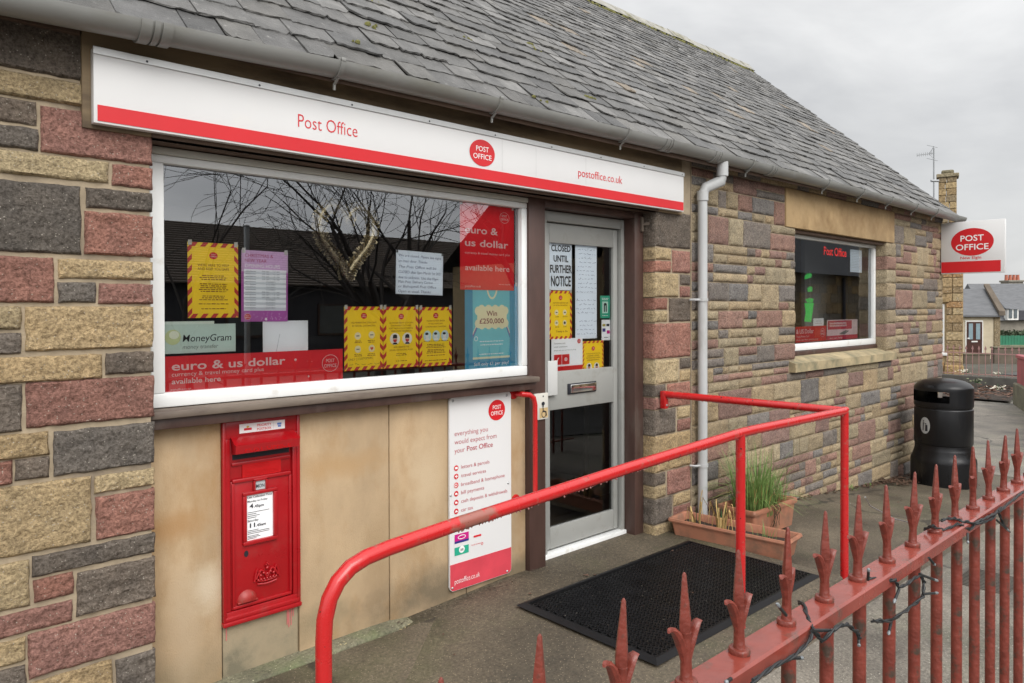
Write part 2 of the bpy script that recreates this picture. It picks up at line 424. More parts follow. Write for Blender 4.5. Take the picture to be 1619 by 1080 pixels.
FENCET = mat('fence_rail_red', (0.265, 0.050, 0.034), 0.26, 0.18, 10, 0.4, 25, dirt=(0.13, 0.055, 0.04), dscale=14, dr=(.56, .68), coat=0.35)
PINKM = mat('pink_metal', (0.42, 0.09, 0.11), 0.5, 0.12, 3, dirt=(0.30, 0.07, 0.08), dirtamt=0.4, dscale=2)
BLACKP = mat('black_plastic', (0.007, 0.007, 0.008), 0.30, 0.2, 8, 0.06, 90, spec=0.36, dirt=(0.022, 0.021, 0.02), dirtamt=0.15, dscale=5, stretch=(1, 1, 0.2))
RUBBER = mat('black_rubber', (0.011, 0.011, 0.012), 0.36, 0.25, 9, 0.1, 120, spec=0.28)
RUBBERB = mat('mat_base', (0.006, 0.006, 0.006), 0.8, 0.3, 60, spec=0.1, dirt=(0.10, 0.09, 0.07), dirtamt=0.02, dscale=90)
TERRA = mat('terracotta_plastic', (0.41, 0.175, 0.105), 0.5, 0.08, 6, dirt=(0.24, 0.13, 0.085), dirtamt=0.4, dscale=7)
SOIL = mat('soil', (0.035, 0.024, 0.017), 0.95, 0.4, 40, 0.9, 90)
GRASSM = mat('grass_blade', (0.17, 0.27, 0.075), 0.5, 0.35, 14)
GRASSB = mat('dark_leaf', (0.035, 0.10, 0.035), 0.5, 0.25, 14)
DRYM = mat('dry_leaf', (0.52, 0.36, 0.14), 0.7, 0.25, 20)
LEAFM = mat('dead_leaf', (0.09, 0.05, 0.03), 0.8, 0.5, 25)
PALEF = mat('pale_petal', (0.75, 0.70, 0.58), 0.7, 0.2, 25)
MOSS = mat('moss', (0.13, 0.125, 0.035), 0.95, 0.5, 30, 0.9, 120)
GRAYMOSS = mat('ridge_mortar', (0.30, 0.29, 0.26), 0.9, 0.25, 8, 0.5, 60, dirt=(0.13, 0.12, 0.05), dirtamt=0.35, dscale=5)
WHITE = mat('white_paper', (0.88, 0.89, 0.90), 0.6, 0.02); PALEBLUE = mat('pale_paper', (0.80, 0.86, 0.92), 0.6, 0.02)
YELL = mat('yellow_paper', (0.95, 0.70, 0.012), 0.5, 0.03); CHEV = mat('chevron_red', (0.55, 0.035, 0.03), 0.5, 0.03)
OLIVE = mat('dark_ink', (0.24, 0.09, 0.012), 0.6, 0.05); INK = mat('black_ink', (0.012, 0.013, 0.02), 0.6, 0.05); INKB = mat('blue_ink', (0.05, 0.07, 0.16), 0.6, 0.1)
REDP = mat('red_poster', (0.72, 0.012, 0.022), 0.45, 0.05); WTXT = mat('white_letter', (0.86, 0.85, 0.84), 0.5, 0.02); PINKTXT = mat('pale_letter', (0.80, 0.62, 0.60), 0.5, 0.04)
PURP = mat('purple_paper', (0.45, 0.10, 0.40), 0.5, 0.06); PURPL = mat('lilac_paper', (0.66, 0.42, 0.66), 0.5, 0.08); GREYL = mat('grey_line', (0.48, 0.50, 0.52), 0.6, 0.05)
MINT = mat('mint_paper', (0.58, 0.70, 0.63), 0.5, 0.06); TEAL = mat('teal_paper', (0.0, 0.29, 0.46), 0.45, 0.05); TEALL = mat('light_teal', (0.13, 0.55, 0.62), 0.45, 0.05); CREAM = mat('cream_print', (0.82, 0.76, 0.52), 0.5, 0.04)
GREENS = mat('green_sticker', (0.02, 0.38, 0.24), 0.5, 0.05); NEONG = mat('fluorescent_green', (0.13, 0.95, 0.22), 0.5, 0.05); MAG = mat('magenta_print', (0.55, 0.01, 0.22), 0.5, 0.05); NAVY = mat('navy_print', (0.03, 0.03, 0.22), 0.5, 0.05)
FOIL = mat('gold_foil', (0.33, 0.275, 0.175), 0.34, 0.3, 60, 0.6, 120, metal=1.0)
CHROME = mat('chrome', (0.72, 0.71, 0.70), 0.12, 0.05, metal=1.0)
GOLDP = mat('gold_print', (0.62, 0.42, 0.10), 0.5, 0.1)
CABLE = mat('black_cable', (0.014, 0.016, 0.017), 0.45, 0.2, 20)
LEDCAP = mat('clear_bulb', (0.20, 0.22, 0.23), 0.3, 0.1, 30, spec=0.8)
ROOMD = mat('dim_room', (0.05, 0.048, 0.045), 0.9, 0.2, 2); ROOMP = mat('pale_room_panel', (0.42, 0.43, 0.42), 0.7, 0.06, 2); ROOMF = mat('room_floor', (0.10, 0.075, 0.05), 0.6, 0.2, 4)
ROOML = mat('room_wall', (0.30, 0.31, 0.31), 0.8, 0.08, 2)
GLASS = glass_mat('shop_glass', (.97, .985, .98), k=1.6, add=0.13); GLASS2 = glass_mat('door_glass', (.95, .96, .955), k=1.0, add=0.01); GLASS3 = glass_mat('side_glass', k=1.5, add=0.07)
PATHM = ground_mat('path_concrete', (0.100, 0.082, 0.058), 0.35, 0.94, 0.55, 1.0, .45)
RAMPM = ground_mat('ramp_concrete', (0.082, 0.066, 0.045), 0.5, 0.90, 0.5, 0.9)
PATH2 = ground_mat('pale_path', (0.185, 0.168, 0.142), 0.2, 0.95, 0.6, 1.0, .5)
KERBM = ground_mat('kerb_concrete', (0.16, 0.15, 0.10), 0.7, 0.97, 0.3)
ROADM = ground_mat('road_asphalt', (0.055, 0.055, 0.055), 0.1, 0.95, 0.5)
EARTH = ground_mat('ground_earth', (0.07, 0.065, 0.05), 0.6, 0.97, 0.2)
BARK = mat('bark', (0.045, 0.038, 0.032), 0.9, 0.4, 12, 0.6, 40)
TREES = mat('twig', (0.035, 0.028, 0.024), 0.9, 0.3, 8)
TILE = mat('dark_roof_tile', (0.10, 0.078, 0.06), 0.8, 0.35, 5, 0.6, 20, stretch=(0.3, 1, 4))
HARL = mat('house_harling', (0.20, 0.18, 0.155), 0.95, 0.15, 6, 0.4, 60)
FARWALL = mat('far_harling', (0.50, 0.43, 0.31), 0.95, 0.1, 4, 0.3, 30); FARSLATE = mat('far_slate', (0.11, 0.113, 0.12), 0.6, 0.25, 3, 0.6, 12, stretch=(0.6, 0.6, 3))
FARDOOR = mat('far_brown_door', (0.055, 0.018, 0.012), 0.4, 0.2); FARGLASS = mat('far_dark_glass', (0.10, 0.12, 0.13), 0.1, 0.2, 2)
FARHOUSE = mat('far_grey_stone', (0.22, 0.20, 0.165), 0.9, 0.3, 1.5, 0.3, 8); FARTRIM = mat('far_white_trim', (0.72, 0.71, 0.68), 0.5, 0.04)
FARRED = mat('far_pot', (0.40, 0.13, 0.08), 0.8, 0.15); DARKP = mat('far_dark_cladding', (0.05, 0.05, 0.06), 0.7, 0.2)
HEDGE = mat('hedge_leaf', (0.035, 0.055, 0.022), 0.7, 0.5, 3); GREENF = mat('green_fence_paint', (0.02, 0.16, 0.085), 0.6, 0.15, 2); PINKR = mat('faded_pink_railing', (0.36, 0.20, 0.185), 0.6, 0.15, 4)
BRWALL = mat('far_brown_wall', (0.13, 0.105, 0.08), 0.95, 0.25, 2, 0.4, 10)
GALV = mat('galvanised_steel', (0.42, 0.43, 0.43), 0.4, 0.15, 8, metal=0.8)

# ================================================================== GROUND


def lerp_tab(tab, x):
    if x <= tab[0][0]:
        return tab[0][1]
    for (a, b), (c, d) in zip(tab, tab[1:]):
        if x <= c:
            return b + (d - b) * (x - a) / (c - a)
    return tab[-1][1]


WTAB = [(-400, -0.20), (-4, -0.10), (4.3, -0.055), (6.15, -0.14), (7.4, -0.25), (9.1, -0.37), (12, -0.50), (20, -0.72), (45, -1.45), (90, -2.3), (400, -2.6)]


def gz(x, y):
    k = max(0.0, min(1.0, (6.8 - x) / 2.2))
    return lerp_tab(WTAB, x) - 0.055 * max(0, min(1.3, -y)) * k


def groundsheet(xs, ys, lift):
    b = B(); vs = [(x, y, gz(x, y) + lift) for x in xs for y in ys]; n = len(ys)
    b.add(vs, [(i * n + j, (i + 1) * n + j, (i + 1) * n + j + 1, i * n + j + 1) for i in range(len(xs) - 1) for j in range(n - 1)]); return b


XS = [-400, -60, -15, -4, -1, 1, 2.5, 4.3, 5, 5.6, 6.2, 6.8, 7.4, 8.2, 9.1, 10.5, 12, 15, 20, 30, 45, 65, 90, 140, 400]
struct('ground', groundsheet(XS, [-400, -60, -20, -8, -3.4, -1.4, -0.9, -0.4, 0, 3, 8, 20, 60, 400], -0.012), EARTH, 60)
struct('footpath', groundsheet([-4, -1, 1, 2.5, 4.3, 5, 5.6, 6.2, 6.8, 7.4, 8.2, 9.1, 9.9], [-3.4, -2.4, -1.4, -1.2, -0.9, -0.6, -0.3, 0.02], 0.0), PATHM, 60)
struct('path_strip', groundsheet([-4, -1, 1, 2.5, 4.3, 5, 5.6, 6.2, 6.8, 7.4, 8.2, 9.1, 9.9], [-3.35, -2.4, -1.4], 0.004), PATH2, 60)
b = B(); o = len(b.v)
pp = [(9.9, -3.4), (9.9, 0.02), (10.6, 0.4), (13, 1.6), (21.2, 4.3), (21.2, 1.35), (14.0, -0.6), (11.5, -3.4)]
b.add([(x, y, gz(x, y) + 0.004) for x, y in pp], [(0, 7, 6, 2, 1), (2, 6, 3), (3, 6, 5, 4)])
struct('far_footpath', b, PATH2)
# road behind the photographer and the far lane
b = groundsheet([-60, -15, -4, 1, 4.3, 6.2, 7.4, 9.1, 12, 20, 30, 45, 65], [-13, -8, -3.6], 0.0)
struct('road', b, ROADM, 60)
b = B(); b.add([(x, y, gz(x, 0) + 0.02) for x, y in ((28.2, -14), (29.9, -14), (29.9, 30), (28.2, 30))] , [(0, 1, 2, 3)])
b.add([(x, y, gz(x, 0) + 0.02) for x, y in ((33.5, -14), (40.5, -14), (40.5, 5.0), (33.5, 5.0))], [(0, 1, 2, 3)])
struct('lane', b, ROADM)

# landing in front of the door and the ramp falling to the left, plus the low upstand along the panels
b = B(); RX = [(-0.5, -0.21), (1.0, -0.135), (1.8, -0.092), (2.9, -0.037), (4.36, -0.037)]
ed = []; random.seed(3)
for i in range(len(RX) - 1):
    for k in range(8):
        t_ = k / 8.0; ed.append((RX[i][0] + (RX[i + 1][0] - RX[i][0]) * t_, RX[i][1] + (RX[i + 1][1] - RX[i][1]) * t_))
ed.append(RX[-1])
vs = []; fs = []
for x, z in ed:
    j = random.uniform(-0.006, 0.006)
    vs += [(x, 0.30, z), (x, -1.205 + j, z), (x, -1.218 + j, z - 0.012), (x, -1.222 + j, z - 0.2)]
n = len(ed)
for i in range(n - 1):
    for k in range(3):
        fs.append((i * 4 + k, i * 4 + k + 1, (i + 1) * 4 + k + 1, (i + 1) * 4 + k))
fs.append(((n - 1) * 4, (n - 1) * 4 + 1, (n - 1) * 4 + 2, (n - 1) * 4 + 3))
b.add(vs, fs); struct('ramp', b, RAMPM, 50)
b = B(); pts = []; vs = []; fs = []
for i in range(21):
    x = 0.3 + i * 0.1; e = max(0, (x - 2.05) / 0.25); zt = -0.055 - 0.012 * (2.0 - x) - 0.035 * max(0, e) ** 1.5; fr = 0.03 + 0.03 * e + random.uniform(-.004, .004)
    vs += [(x, 0.2, zt + 0.004), (x, fr + 0.012, zt), (x, fr, zt - 0.012), (x, fr - 0.006, zt - 0.2)]
for i in range(20):
    for k in range(3):
        fs.append((i * 4 + k, i * 4 + k + 1, (i + 1) * 4 + k + 1, (i + 1) * 4 + k))
b.add(vs, fs); struct('kerb', b, KERBM, 50)

# ================================================================== POST OFFICE BUILDING
bld = thing('post_office_building', 'single storey post office of red, buff and grey stone blocks under a slate roof', 'building', (0, 0, 0))
CB = {'Y': (0.53, 0.415, 0.255), 'R': (0.375, 0.195, 0.16), 'G': (0.200, 0.172, 0.150)}
CB2 = {'Y': (0.425, 0.345, 0.235), 'R': (0.335, 0.215, 0.185), 'G': (0.235, 0.215, 0.205)}


def stone(b, x0, x1, z0, z1, c, cell=0.02, y0=0.0, back=0.10, proud=0.012, seed=0, rnd=0.012, wrapl=False, tab=None):
    """one split-faced block: a rough bowed face with sides running back"""
    rng = random.Random(seed)
    j = 1 + rng.uniform(-.14, .14); cc = (tab or CB)[c]; w = rng.uniform(-.05, .05)
    col = (cc[0] * j * (1 + w), cc[1] * j, cc[2] * j * (1 - w))
    nx = max(3, int(round((x1 - x0) / cell)) + 1); nz_ = max(3, int(round((z1 - z0) / cell)) + 1)
    vs = []; fs = []
    ph = Vector((rng.uniform(-50, 50), rng.uniform(-50, 50), 0)); lean = rng.uniform(-.004, .004)
    for i in range(nx):
        for k in range(nz_):
            x = x0 + (x1 - x0) * i / (nx - 1); z = z0 + (z1 - z0) * k / (nz_ - 1)
            d = min(x - x0, x1 - x, z - z0, z1 - z)
            e = min(1.0, d / rnd) if rnd > 0 else 1; e = math.sqrt(max(0, 1 - (1 - e) ** 2))
            q = Vector((x, z, 0)) * 9 + ph
            n1 = noise.noise(q) * 0.007 + (.30 - abs(noise.noise(q * 2.3))) * 0.011 + (.28 - abs(noise.noise(q * 5.2))) * 0.008 + noise.noise(q * 12.0) * 0.0035
            y = y0 - e * (proud + n1 + lean * (i / (nx - 1) - .5)) + (1 - e) * 0.0
            jx = noise.noise(Vector((z * 22, x * 5, 3)) + ph) * 0.005; jz = noise.noise(Vector((x * 22, z * 5, 9)) + ph) * 0.004
            vs.append((x + (jx if (i in (0, nx - 1)) else 0), y, z + (jz if k in (0, nz_ - 1) else 0)))
    for i in range(nx - 1):
        for k in range(nz_ - 1):
            fs.append((i * nz_ + k, (i + 1) * nz_ + k, (i + 1) * nz_ + k + 1, i * nz_ + k + 1))
    per = [i * nz_ for i in range(nx)] + [(nx - 1) * nz_ + k for k in range(1, nz_)] + [i * nz_ + nz_ - 1 for i in range(nx - 2, -1, -1)] + [k for k in range(nz_ - 2, 0, -1)]
    o = len(vs); bk = [y0 + 0.02]
    if wrapl:
        bk = [y0 + 0.02 + (back - .02) * t / 5 for t in range(6)]
    pr = per
    for bb in bk:
        nw = []
        for pi in per:
            v = vs[pi]; dx = 0
            if wrapl and pi < nz_ and bb < back:
                dx = noise.noise(Vector((bb * 40, v[2] * 22, 5)) + ph) * 0.006 - 0.004
            vs.append((v[0] + dx, bb, v[2])); nw.append(len(vs) - 1)
        for a in range(len(per)):
            c2 = (a + 1) % len(per); fs.append((pr[c2], pr[a], nw[a], nw[c2]))
        pr = nw
    b.add(vs, fs, 0, col)


def ashlar(b, x0, x1, z0, z1, holes, seed, u=0.0735, joint=0.011, cell=0.026, weights=(.5, .27, .23), back=0.02, wrapx=None):
    rng = random.Random(seed)
    nx = int(round((x1 - x0) / u)); nz_ = int(round((z1 - z0) / u)); ux = (x1 - x0) / nx; uz = (z1 - z0) / nz_
    occ = [[False] * nz_ for _ in range(nx)]; lastc = {}
    for i in range(nx):
        for k in range(nz_):
            cx = x0 + (i + .5) * ux; cz = z0 + (k + .5) * uz
            if any(h[0] < cx < h[1] and h[2] < cz < h[3] for h in holes):
                occ[i][k] = True
    opts = [(6, 2), (5, 2), (4, 2), (6, 1), (5, 1), (4, 1), (3, 1), (3, 2), (6, 3), (5, 3), (4, 3), (2, 1), (2, 2), (8, 2), (7, 1), (3, 3)]
    wt_ = [8, 9, 8, 8, 9, 9, 8, 5, 3, 4, 3, 4, 3, 3, 4, 1]
    for k in range(nz_):
        i = 0
        while i < nx:
            if occ[i][k]:
                i += 1; continue
            best = None
            for _ in range(14):
                w, h = rng.choices(opts, wt_)[0]
                if i + w <= nx and k + h <= nz_ and not any(occ[a][c] for a in range(i, i + w) for c in range(k, k + h)):
                    rem = 0
                    while i + w + rem < nx and not occ[i + w + rem][k]:
                        rem += 1
                    if rem == 1:
                        continue
                    best = (w, h); break
            if not best:
                w = 1
                while w < 3 and i + w < nx and not occ[i + w][k]:
                    w += 1
                best = (w, 1)
            w, h = best
            near = [lastc.get((i - 1, k)), lastc.get((i, k - 1)), lastc.get((i + w - 1, k - 1))]
            for _ in range(4):
                c = rng.choices('YRG', weights)[0]
                if c not in near or rng.random() < (.5 if c == 'Y' else .12):
                    break
            for a in range(i, i + w):
                for e in range(k, k + h):
                    occ[a][e] = True; lastc[(a, e)] = c
            sx0 = x0 + i * ux + joint / 2; sx1 = x0 + (i + w) * ux - joint / 2
            wl = wrapx is not None and any(abs(x0 + i * ux - q) < ux * 0.6 for q in wrapx)
            stone(b, sx0, sx1, z0 + k * uz + joint / 2, z0 + (k + h) * uz - joint / 2, c, cell, 0.0, 0.115 if wl else back, 0.010, rng.random(), 0.0055, wl, CB2)
            i += w


# --- left wall, the blocks set out after the photograph
wallb = B(); XE = 0.945


def zm(s, ox, oy, px, py):
    return ox + px / s, oy + py / s


def blockrow(s, ox, oy, rows):
    for i, (c, xl, xr, zt, zb, xref) in enumerate(rows):
        def P(px, py):
            a, d = zm(s, ox, oy, px, py); return onY(a, d, 0.0)
        x1 = P(xr, zt).x; z1 = P(xref, zt).z; z0 = P(xref, zb).z
        x0 = 0.10 if xl is None else P(xl, zt).x
        if abs(x1 - XE) < 0.03:
            x1 = XE
        stone(wallb, x0, x1, z0, z1, c, 0.0075, 0.0, 0.10, 0.009, (xr * 7.3 + zt * 1.7 + oy), 0.008)


blockrow(3.177, 0, 0, [('G', None, 425, 178, 408, 425), ('Y', None, 428, 425, 540, 428), ('G', None, 183, 515, 630, 183), ('G', None, 190, 648, 757, 190),
                       ('R', 203, 770, 527, 762, 203), ('Y', None, 545, 815, 922, 545), ('R', 563, 770, 822, 930, 563), ('G', 430, 770, 940, 1040, 430)])
blockrow(3.085, 0, 330, [('G', None, 392, -106, 222, 392), ('R', 412, 750, 10, 222, 412), ('R', None, 262, 240, 458, 262), ('Y', 282, 750, 243, 338, 282), ('G', 282, 467, 357, 458, 282), ('R', 482, 752, 365, 465, 482),
                         ('Y', None, 103, 477, 588, 103), ('G', None, 103, 607, 708, 103), ('Y', 122, 750, 477, 697, 122), ('Y', None, 497, 708, 827, 497), ('G', 513, 750, 705, 810, 513),
                         ('G', None, 105, 855, 1085, 105), ('R', 127, 750, 850, 1072, 127)])
blockrow(2.25, 0, 600, [('G', 190, 550, 187, 345, 190), ('Y', None, 173, 183, 268, 173), ('R', None, 45, 288, 372, 45), ('G', 55, 175, 287, 362, 55), ('Y', None, 323, 342, 575, 323), ('Y', 335, 550, 345, 407, 335),
                        ('R', 340, 553, 420, 573, 340), ('G', 113, 557, 632, 705, 113), ('Y', None, 103, 640, 803, 103), ('R', 118, 262, 715, 795, 118), ('G', 272, 557, 690, 845, 272), ('R', None, 258, 782, 857, 258),
                        ('R', 100, 555, 907, 1067, 100), ('Y', None, 92, 915, 997, 92), ('G', None, 92, 1012, 1130, 92), ('Y', 105, 400, 1082, 1200, 105), ('G', 412, 557, 1000, 1160, 412)])
for zz, zt in ((-0.34, -0.18), (-0.17, -0.02), (0.0, 0.045)):
    stone(wallb, 0.1, 0.5, zz, zt, 'R', 0.03, seed=zz + 5); stone(wallb, 0.515, XE, zz, min(zt, -0.03) if zz < 0 else 0.02, 'Y' if zz < -.2 else 'R', 0.03, seed=zz)
ashlar(wallb, -2.2, 0.09, -0.35, 2.60, [], 11, 0.085, 0.014, 0.04)
obj('stone_wall', wallb, STONE, bld, 62); wallb = B()
# --- pier right of the door
PX = (4.205, 4.636)


def pierrows(oy, rows):
    for c, xl, xr, zt, zb in rows:
        a, d = zm(3.483, 830, oy, 717, zt); z1 = onY(a, d, 0).z; a, d2 = zm(3.483, 830, oy, 717, zb); z0 = onY(a, d2, 0).z
        # edges right of the corner were read at their own column: undo the convergence
        def xx(q):
            if q <= 720:
                return PX[0]
            if q >= 905:
                return PX[1]
            return onY(830 + q / 3.483, d, 0).x
        stone(wallb, xx(xl) + (0 if xl <= 720 else 0.005), xx(xr) - 0.004, z0, z1, c, 0.012, 0.0, 0.105, 0.008, (zt * 3.1 + xl * 1.3 + oy), 0.007, xl <= 720)


pierrows(310, [('G', 717, 912, 75, 275), ('Y', 717, 805, 283, 347), ('R', 810, 910, 290, 415), ('R', 717, 805, 355, 415), ('Y', 717, 845, 423, 555), ('G', 852, 912, 425, 485), ('R', 852, 912, 493, 555),
               ('R', 717, 785, 562, 624), ('Y', 717, 785, 632, 693), ('G', 792, 912, 562, 693), ('R', 717, 912, 703, 897), ('Y', 717, 845, 906, 1037), ('G', 852, 912, 906, 966), ('Y', 852, 912, 974, 1037)])
pierrows(580, [('G', 717, 775, 104, 166), ('R', 717, 775, 174, 236), ('R', 783, 912, 104, 236), ('G', 717, 830, 245, 380), ('Y', 838, 912, 245, 308), ('R', 838, 912, 316, 380), ('Y', 717, 912, 388, 585),
               ('G', 717, 775, 594, 657), ('Y', 717, 775, 665, 728), ('R', 783, 912, 594, 728), ('G', 717, 810, 737, 872), ('Y', 817, 912, 737, 800), ('R', 817, 912, 808, 872), ('Y', 717, 912, 880, 960)])
obj('stone_pier', wallb, STONE, bld, 62); wallb = B()
# --- right wall
WX0, WX1, WZ0, WZ1 = 6.262, 8.36, 0.965, 2.232
LX0, LX1, LZ1 = 6.079, 8.563, 2.572
def coursed(b, bands, seed, joint=.0085, cell=.017):
    rng = random.Random(seed); prev = 'Y'

    def pick():
        nonlocal prev
        for _ in range(3):
            c = rng.choices('YRG', (.52, .26, .22))[0]
            if c != prev or (c == 'Y' and rng.random() < .45):
                break
        prev = c; return c

    def put1(x0, x1, z0, z1):
        h = joint / 2; stone(b, x0 + h, x1 - h, z0 + h, z1 - h, pick(), cell, 0.0, .02, .009, rng.random() * 99, .0045, False, CB2)
    for za, zb, spans in bands:
        n = max(1, round((zb - za) / .0735)); u = (zb - za) / n; hs = []; left = n
        while left > 0:
            h = rng.choice([2, 2, 3, 3, 2]); h = left if left - h in (0, 1) and left <= 3 else min(h, left); hs.append(h); left -= h
        z = za
        for h in hs:
            z1 = z + h * u
            for xa, xb in spans:
                x = xa
                while x < xb - 1e-6:
                    w = rng.choice([.22, .29, .36, .36, .44, .5])
                    if xb - (x + w) < .16:
                        w = xb - x
                        if w > .56:
                            w *= .5
                    k = rng.random()
                    if h == 1 or (k < .42 and w < .52):
                        put1(x, x + w, z, z1)
                    else:
                        cut = u if h == 2 else rng.choice([u, 2 * u])
                        for lo_, hi_ in ((z, z + cut), (z + cut, z1)):
                            if w > .2 and rng.random() < (.40 if hi_ - lo_ < 1.5 * u else .12):
                                f = rng.choice([.33, .4, .6, .67]); put1(x, x + w * f, lo_, hi_); put1(x + w * f, x + w, lo_, hi_)
                            else:
                                put1(x, x + w, lo_, hi_)
                    x += w
            z = z1


coursed(wallb, [(-0.66, 0.965, [(4.655, 10.17)]), (0.965, 1.08, [(4.655, 6.15), (8.51, 10.17)]), (1.08, 2.236, [(4.655, 6.265), (8.62, 10.17)]), (2.236, 2.572, [(4.655, LX0), (LX1, 10.17)]), (2.572, 2.646, [(4.655, 10.17)])], 29)
# quoins beside the openings sit on the raster: the return of the far jamb
for i in range(8):
    z0 = 1.075 + i * 0.145
    stone(wallb, 8.368, 8.612, z0, min(2.228, z0 + 0.136), 'YRYGYYRY'[i], 0.02, 0.0, 0.115, 0.010, i + 3.3, 0.006, True, CB2)
obj('stone_wall', wallb, STONE, bld, 62)
# mortar body behind the blocks
b = B()
b.box(-2.2, 0.935, 0.004, 0.3, -0.6, 2.62); b.box(4.212, 4.642, 0.004, 0.3, -0.6, 2.6)
b.box(4.65, 6.262, 0.004, 0.3, -0.8, 2.655); b.box(8.374, 10.16, 0.004, 0.3, -0.9, 2.655); b.box(6.262, 8.374, 0.004, 0.3, -0.8, 0.96); b.box(6.262, 8.374, 0.006, 0.3, 2.24, 2.65)
b.box(-2.2, -2.1, .3, 5.5, -.6, 2.62); b.box(10.06, 10.16, .3, 5.5, -1.1, 2.655); b.box(-2.1, 10.06, 5.4, 5.5, -.6, 2.62)
b.prism([(0, 2.655), (5.5, 2.655), (2.75, 5.0)], -10.16, -10.06)
k = len(b.v) - 6
b.v[k:] = [(-y, x, z) for x, y, z in b.v[k:]]
obj('mortar_core', b, MORTAR, bld)
# shop interior
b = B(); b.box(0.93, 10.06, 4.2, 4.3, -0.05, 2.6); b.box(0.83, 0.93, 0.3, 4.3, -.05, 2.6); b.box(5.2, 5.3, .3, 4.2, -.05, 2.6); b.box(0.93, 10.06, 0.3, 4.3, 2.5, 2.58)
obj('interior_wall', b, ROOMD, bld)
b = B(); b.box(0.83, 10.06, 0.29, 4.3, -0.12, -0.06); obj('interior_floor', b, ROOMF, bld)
b = B(); b.box(4.66, 4.97, 1.0, 1.05, -.05, 1.3); obj('interior_screen', b, ROOMP, bld)
b = B(); b.box(8.05, 9.2, 0.75, 0.8, 0.9, 2.4, .01); obj('interior_screen', b, ROOML, bld)
b = B(); b.box(5.4, 9.9, 1.6, 2.2, -.05, 1.25); b.box(5.4, 9.9, 1.58, 1.62, 1.25, 1.3)
obj('interior_counter', b, ROOMP, bld)
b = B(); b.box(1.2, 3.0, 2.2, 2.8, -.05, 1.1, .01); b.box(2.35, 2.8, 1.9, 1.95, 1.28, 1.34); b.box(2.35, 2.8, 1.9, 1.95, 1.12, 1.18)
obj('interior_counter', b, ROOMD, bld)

# --- lintel and sill of the side window
b = B(); b.box(LX0 + .004, LX1 - .004, -0.012, 0.12, WZ1 + .003, LZ1, 0.006); obj('lintel', b, LINTEL, bld, 40)
b = B(); z0, z1 = 0.972, 1.048
b.add([(6.165, -.055, z0), (8.50, -.055, z0), (8.50, -.055, z1), (6.165, -.055, z1), (6.165, 0.13, z0), (8.50, 0.13, z0), (8.50, .13, z1 + .055), (6.165, .13, z1 + .055)],
      [(0, 1, 2, 3), (3, 2, 6, 7), (0, 3, 7, 4), (1, 5, 6, 2), (0, 4, 5, 1)])
obj('window_sill', b, SILL, bld)
# --- side window
sw = obj('window', B().box(6.20, 8.37, 0.098, 0.16, 1.095, 1.135, 0.004), BROWN, bld, 40)
b = B(); fx0, fx1, fz0, fz1 = 6.15, 8.366, 1.138, 2.205
for r_ in ((fx0, fx1, fz0, fz0 + .062), (fx0, fx1, fz1 - .03, fz1), (fx0, fx0 + .06, fz0 + .062, fz1 - .03), (8.315, fx1, fz0 + .062, fz1 - .03)):
    b.box(r_[0], r_[1], 0.11, 0.165, r_[2], r_[3], 0.006)
obj('frame', b, WFRAME, sw, 40)
b = B(); b.rectf(fx0 + .05, 8.325, fz0 + .055, fz1 - .025, 0.142); obj('pane', b, GLASS3, sw)
b = B(); b.box(6.14, 8.37, 0.03, 0.11, 2.205, 2.228); obj('head_trim', b, SOFFIT, sw)

# --- shop window
shw = obj('shop_window', B().box(0.9, 3.10, 0.02, 0.16, 1.103, 1.134, .006), BROWNL, bld, 40)
b = B(); fx0, fx1, fz0, fz1 = 0.96, 3.088, 1.137, 2.165
for r_ in ((fx0, fx1, fz0, fz0 + .058), (fx0, fx1, fz1 - .032, fz1), (fx0, fx0 + .066, fz0 + .058, fz1 - .032), (3.043, fx1, fz0 + .058, fz1 - .032)):
    b.box(r_[0], r_[1], 0.115, 0.17, r_[2], r_[3], 0.006)
obj('frame', b, WFRAME, shw, 40)
b = B(); b.box(0.93, 3.09, 0.105, 0.17, 2.166, 2.196, .005); b.box(0.93, .972, .108, .17, 1.137, 2.165, .004); obj('outer_trim', b, OFFFRAME, shw, 40)
b = B(); b.rectf(fx0 + .05, 3.055, fz0 + .045, fz1 - .02, 0.147); obj('pane', b, GLASS, shw)
b = B(); b.box(0.90, 3.10, 0.05, 0.16, 1.058, 1.102, .005); obj('sill_board', b, BROWN, bld, 40)
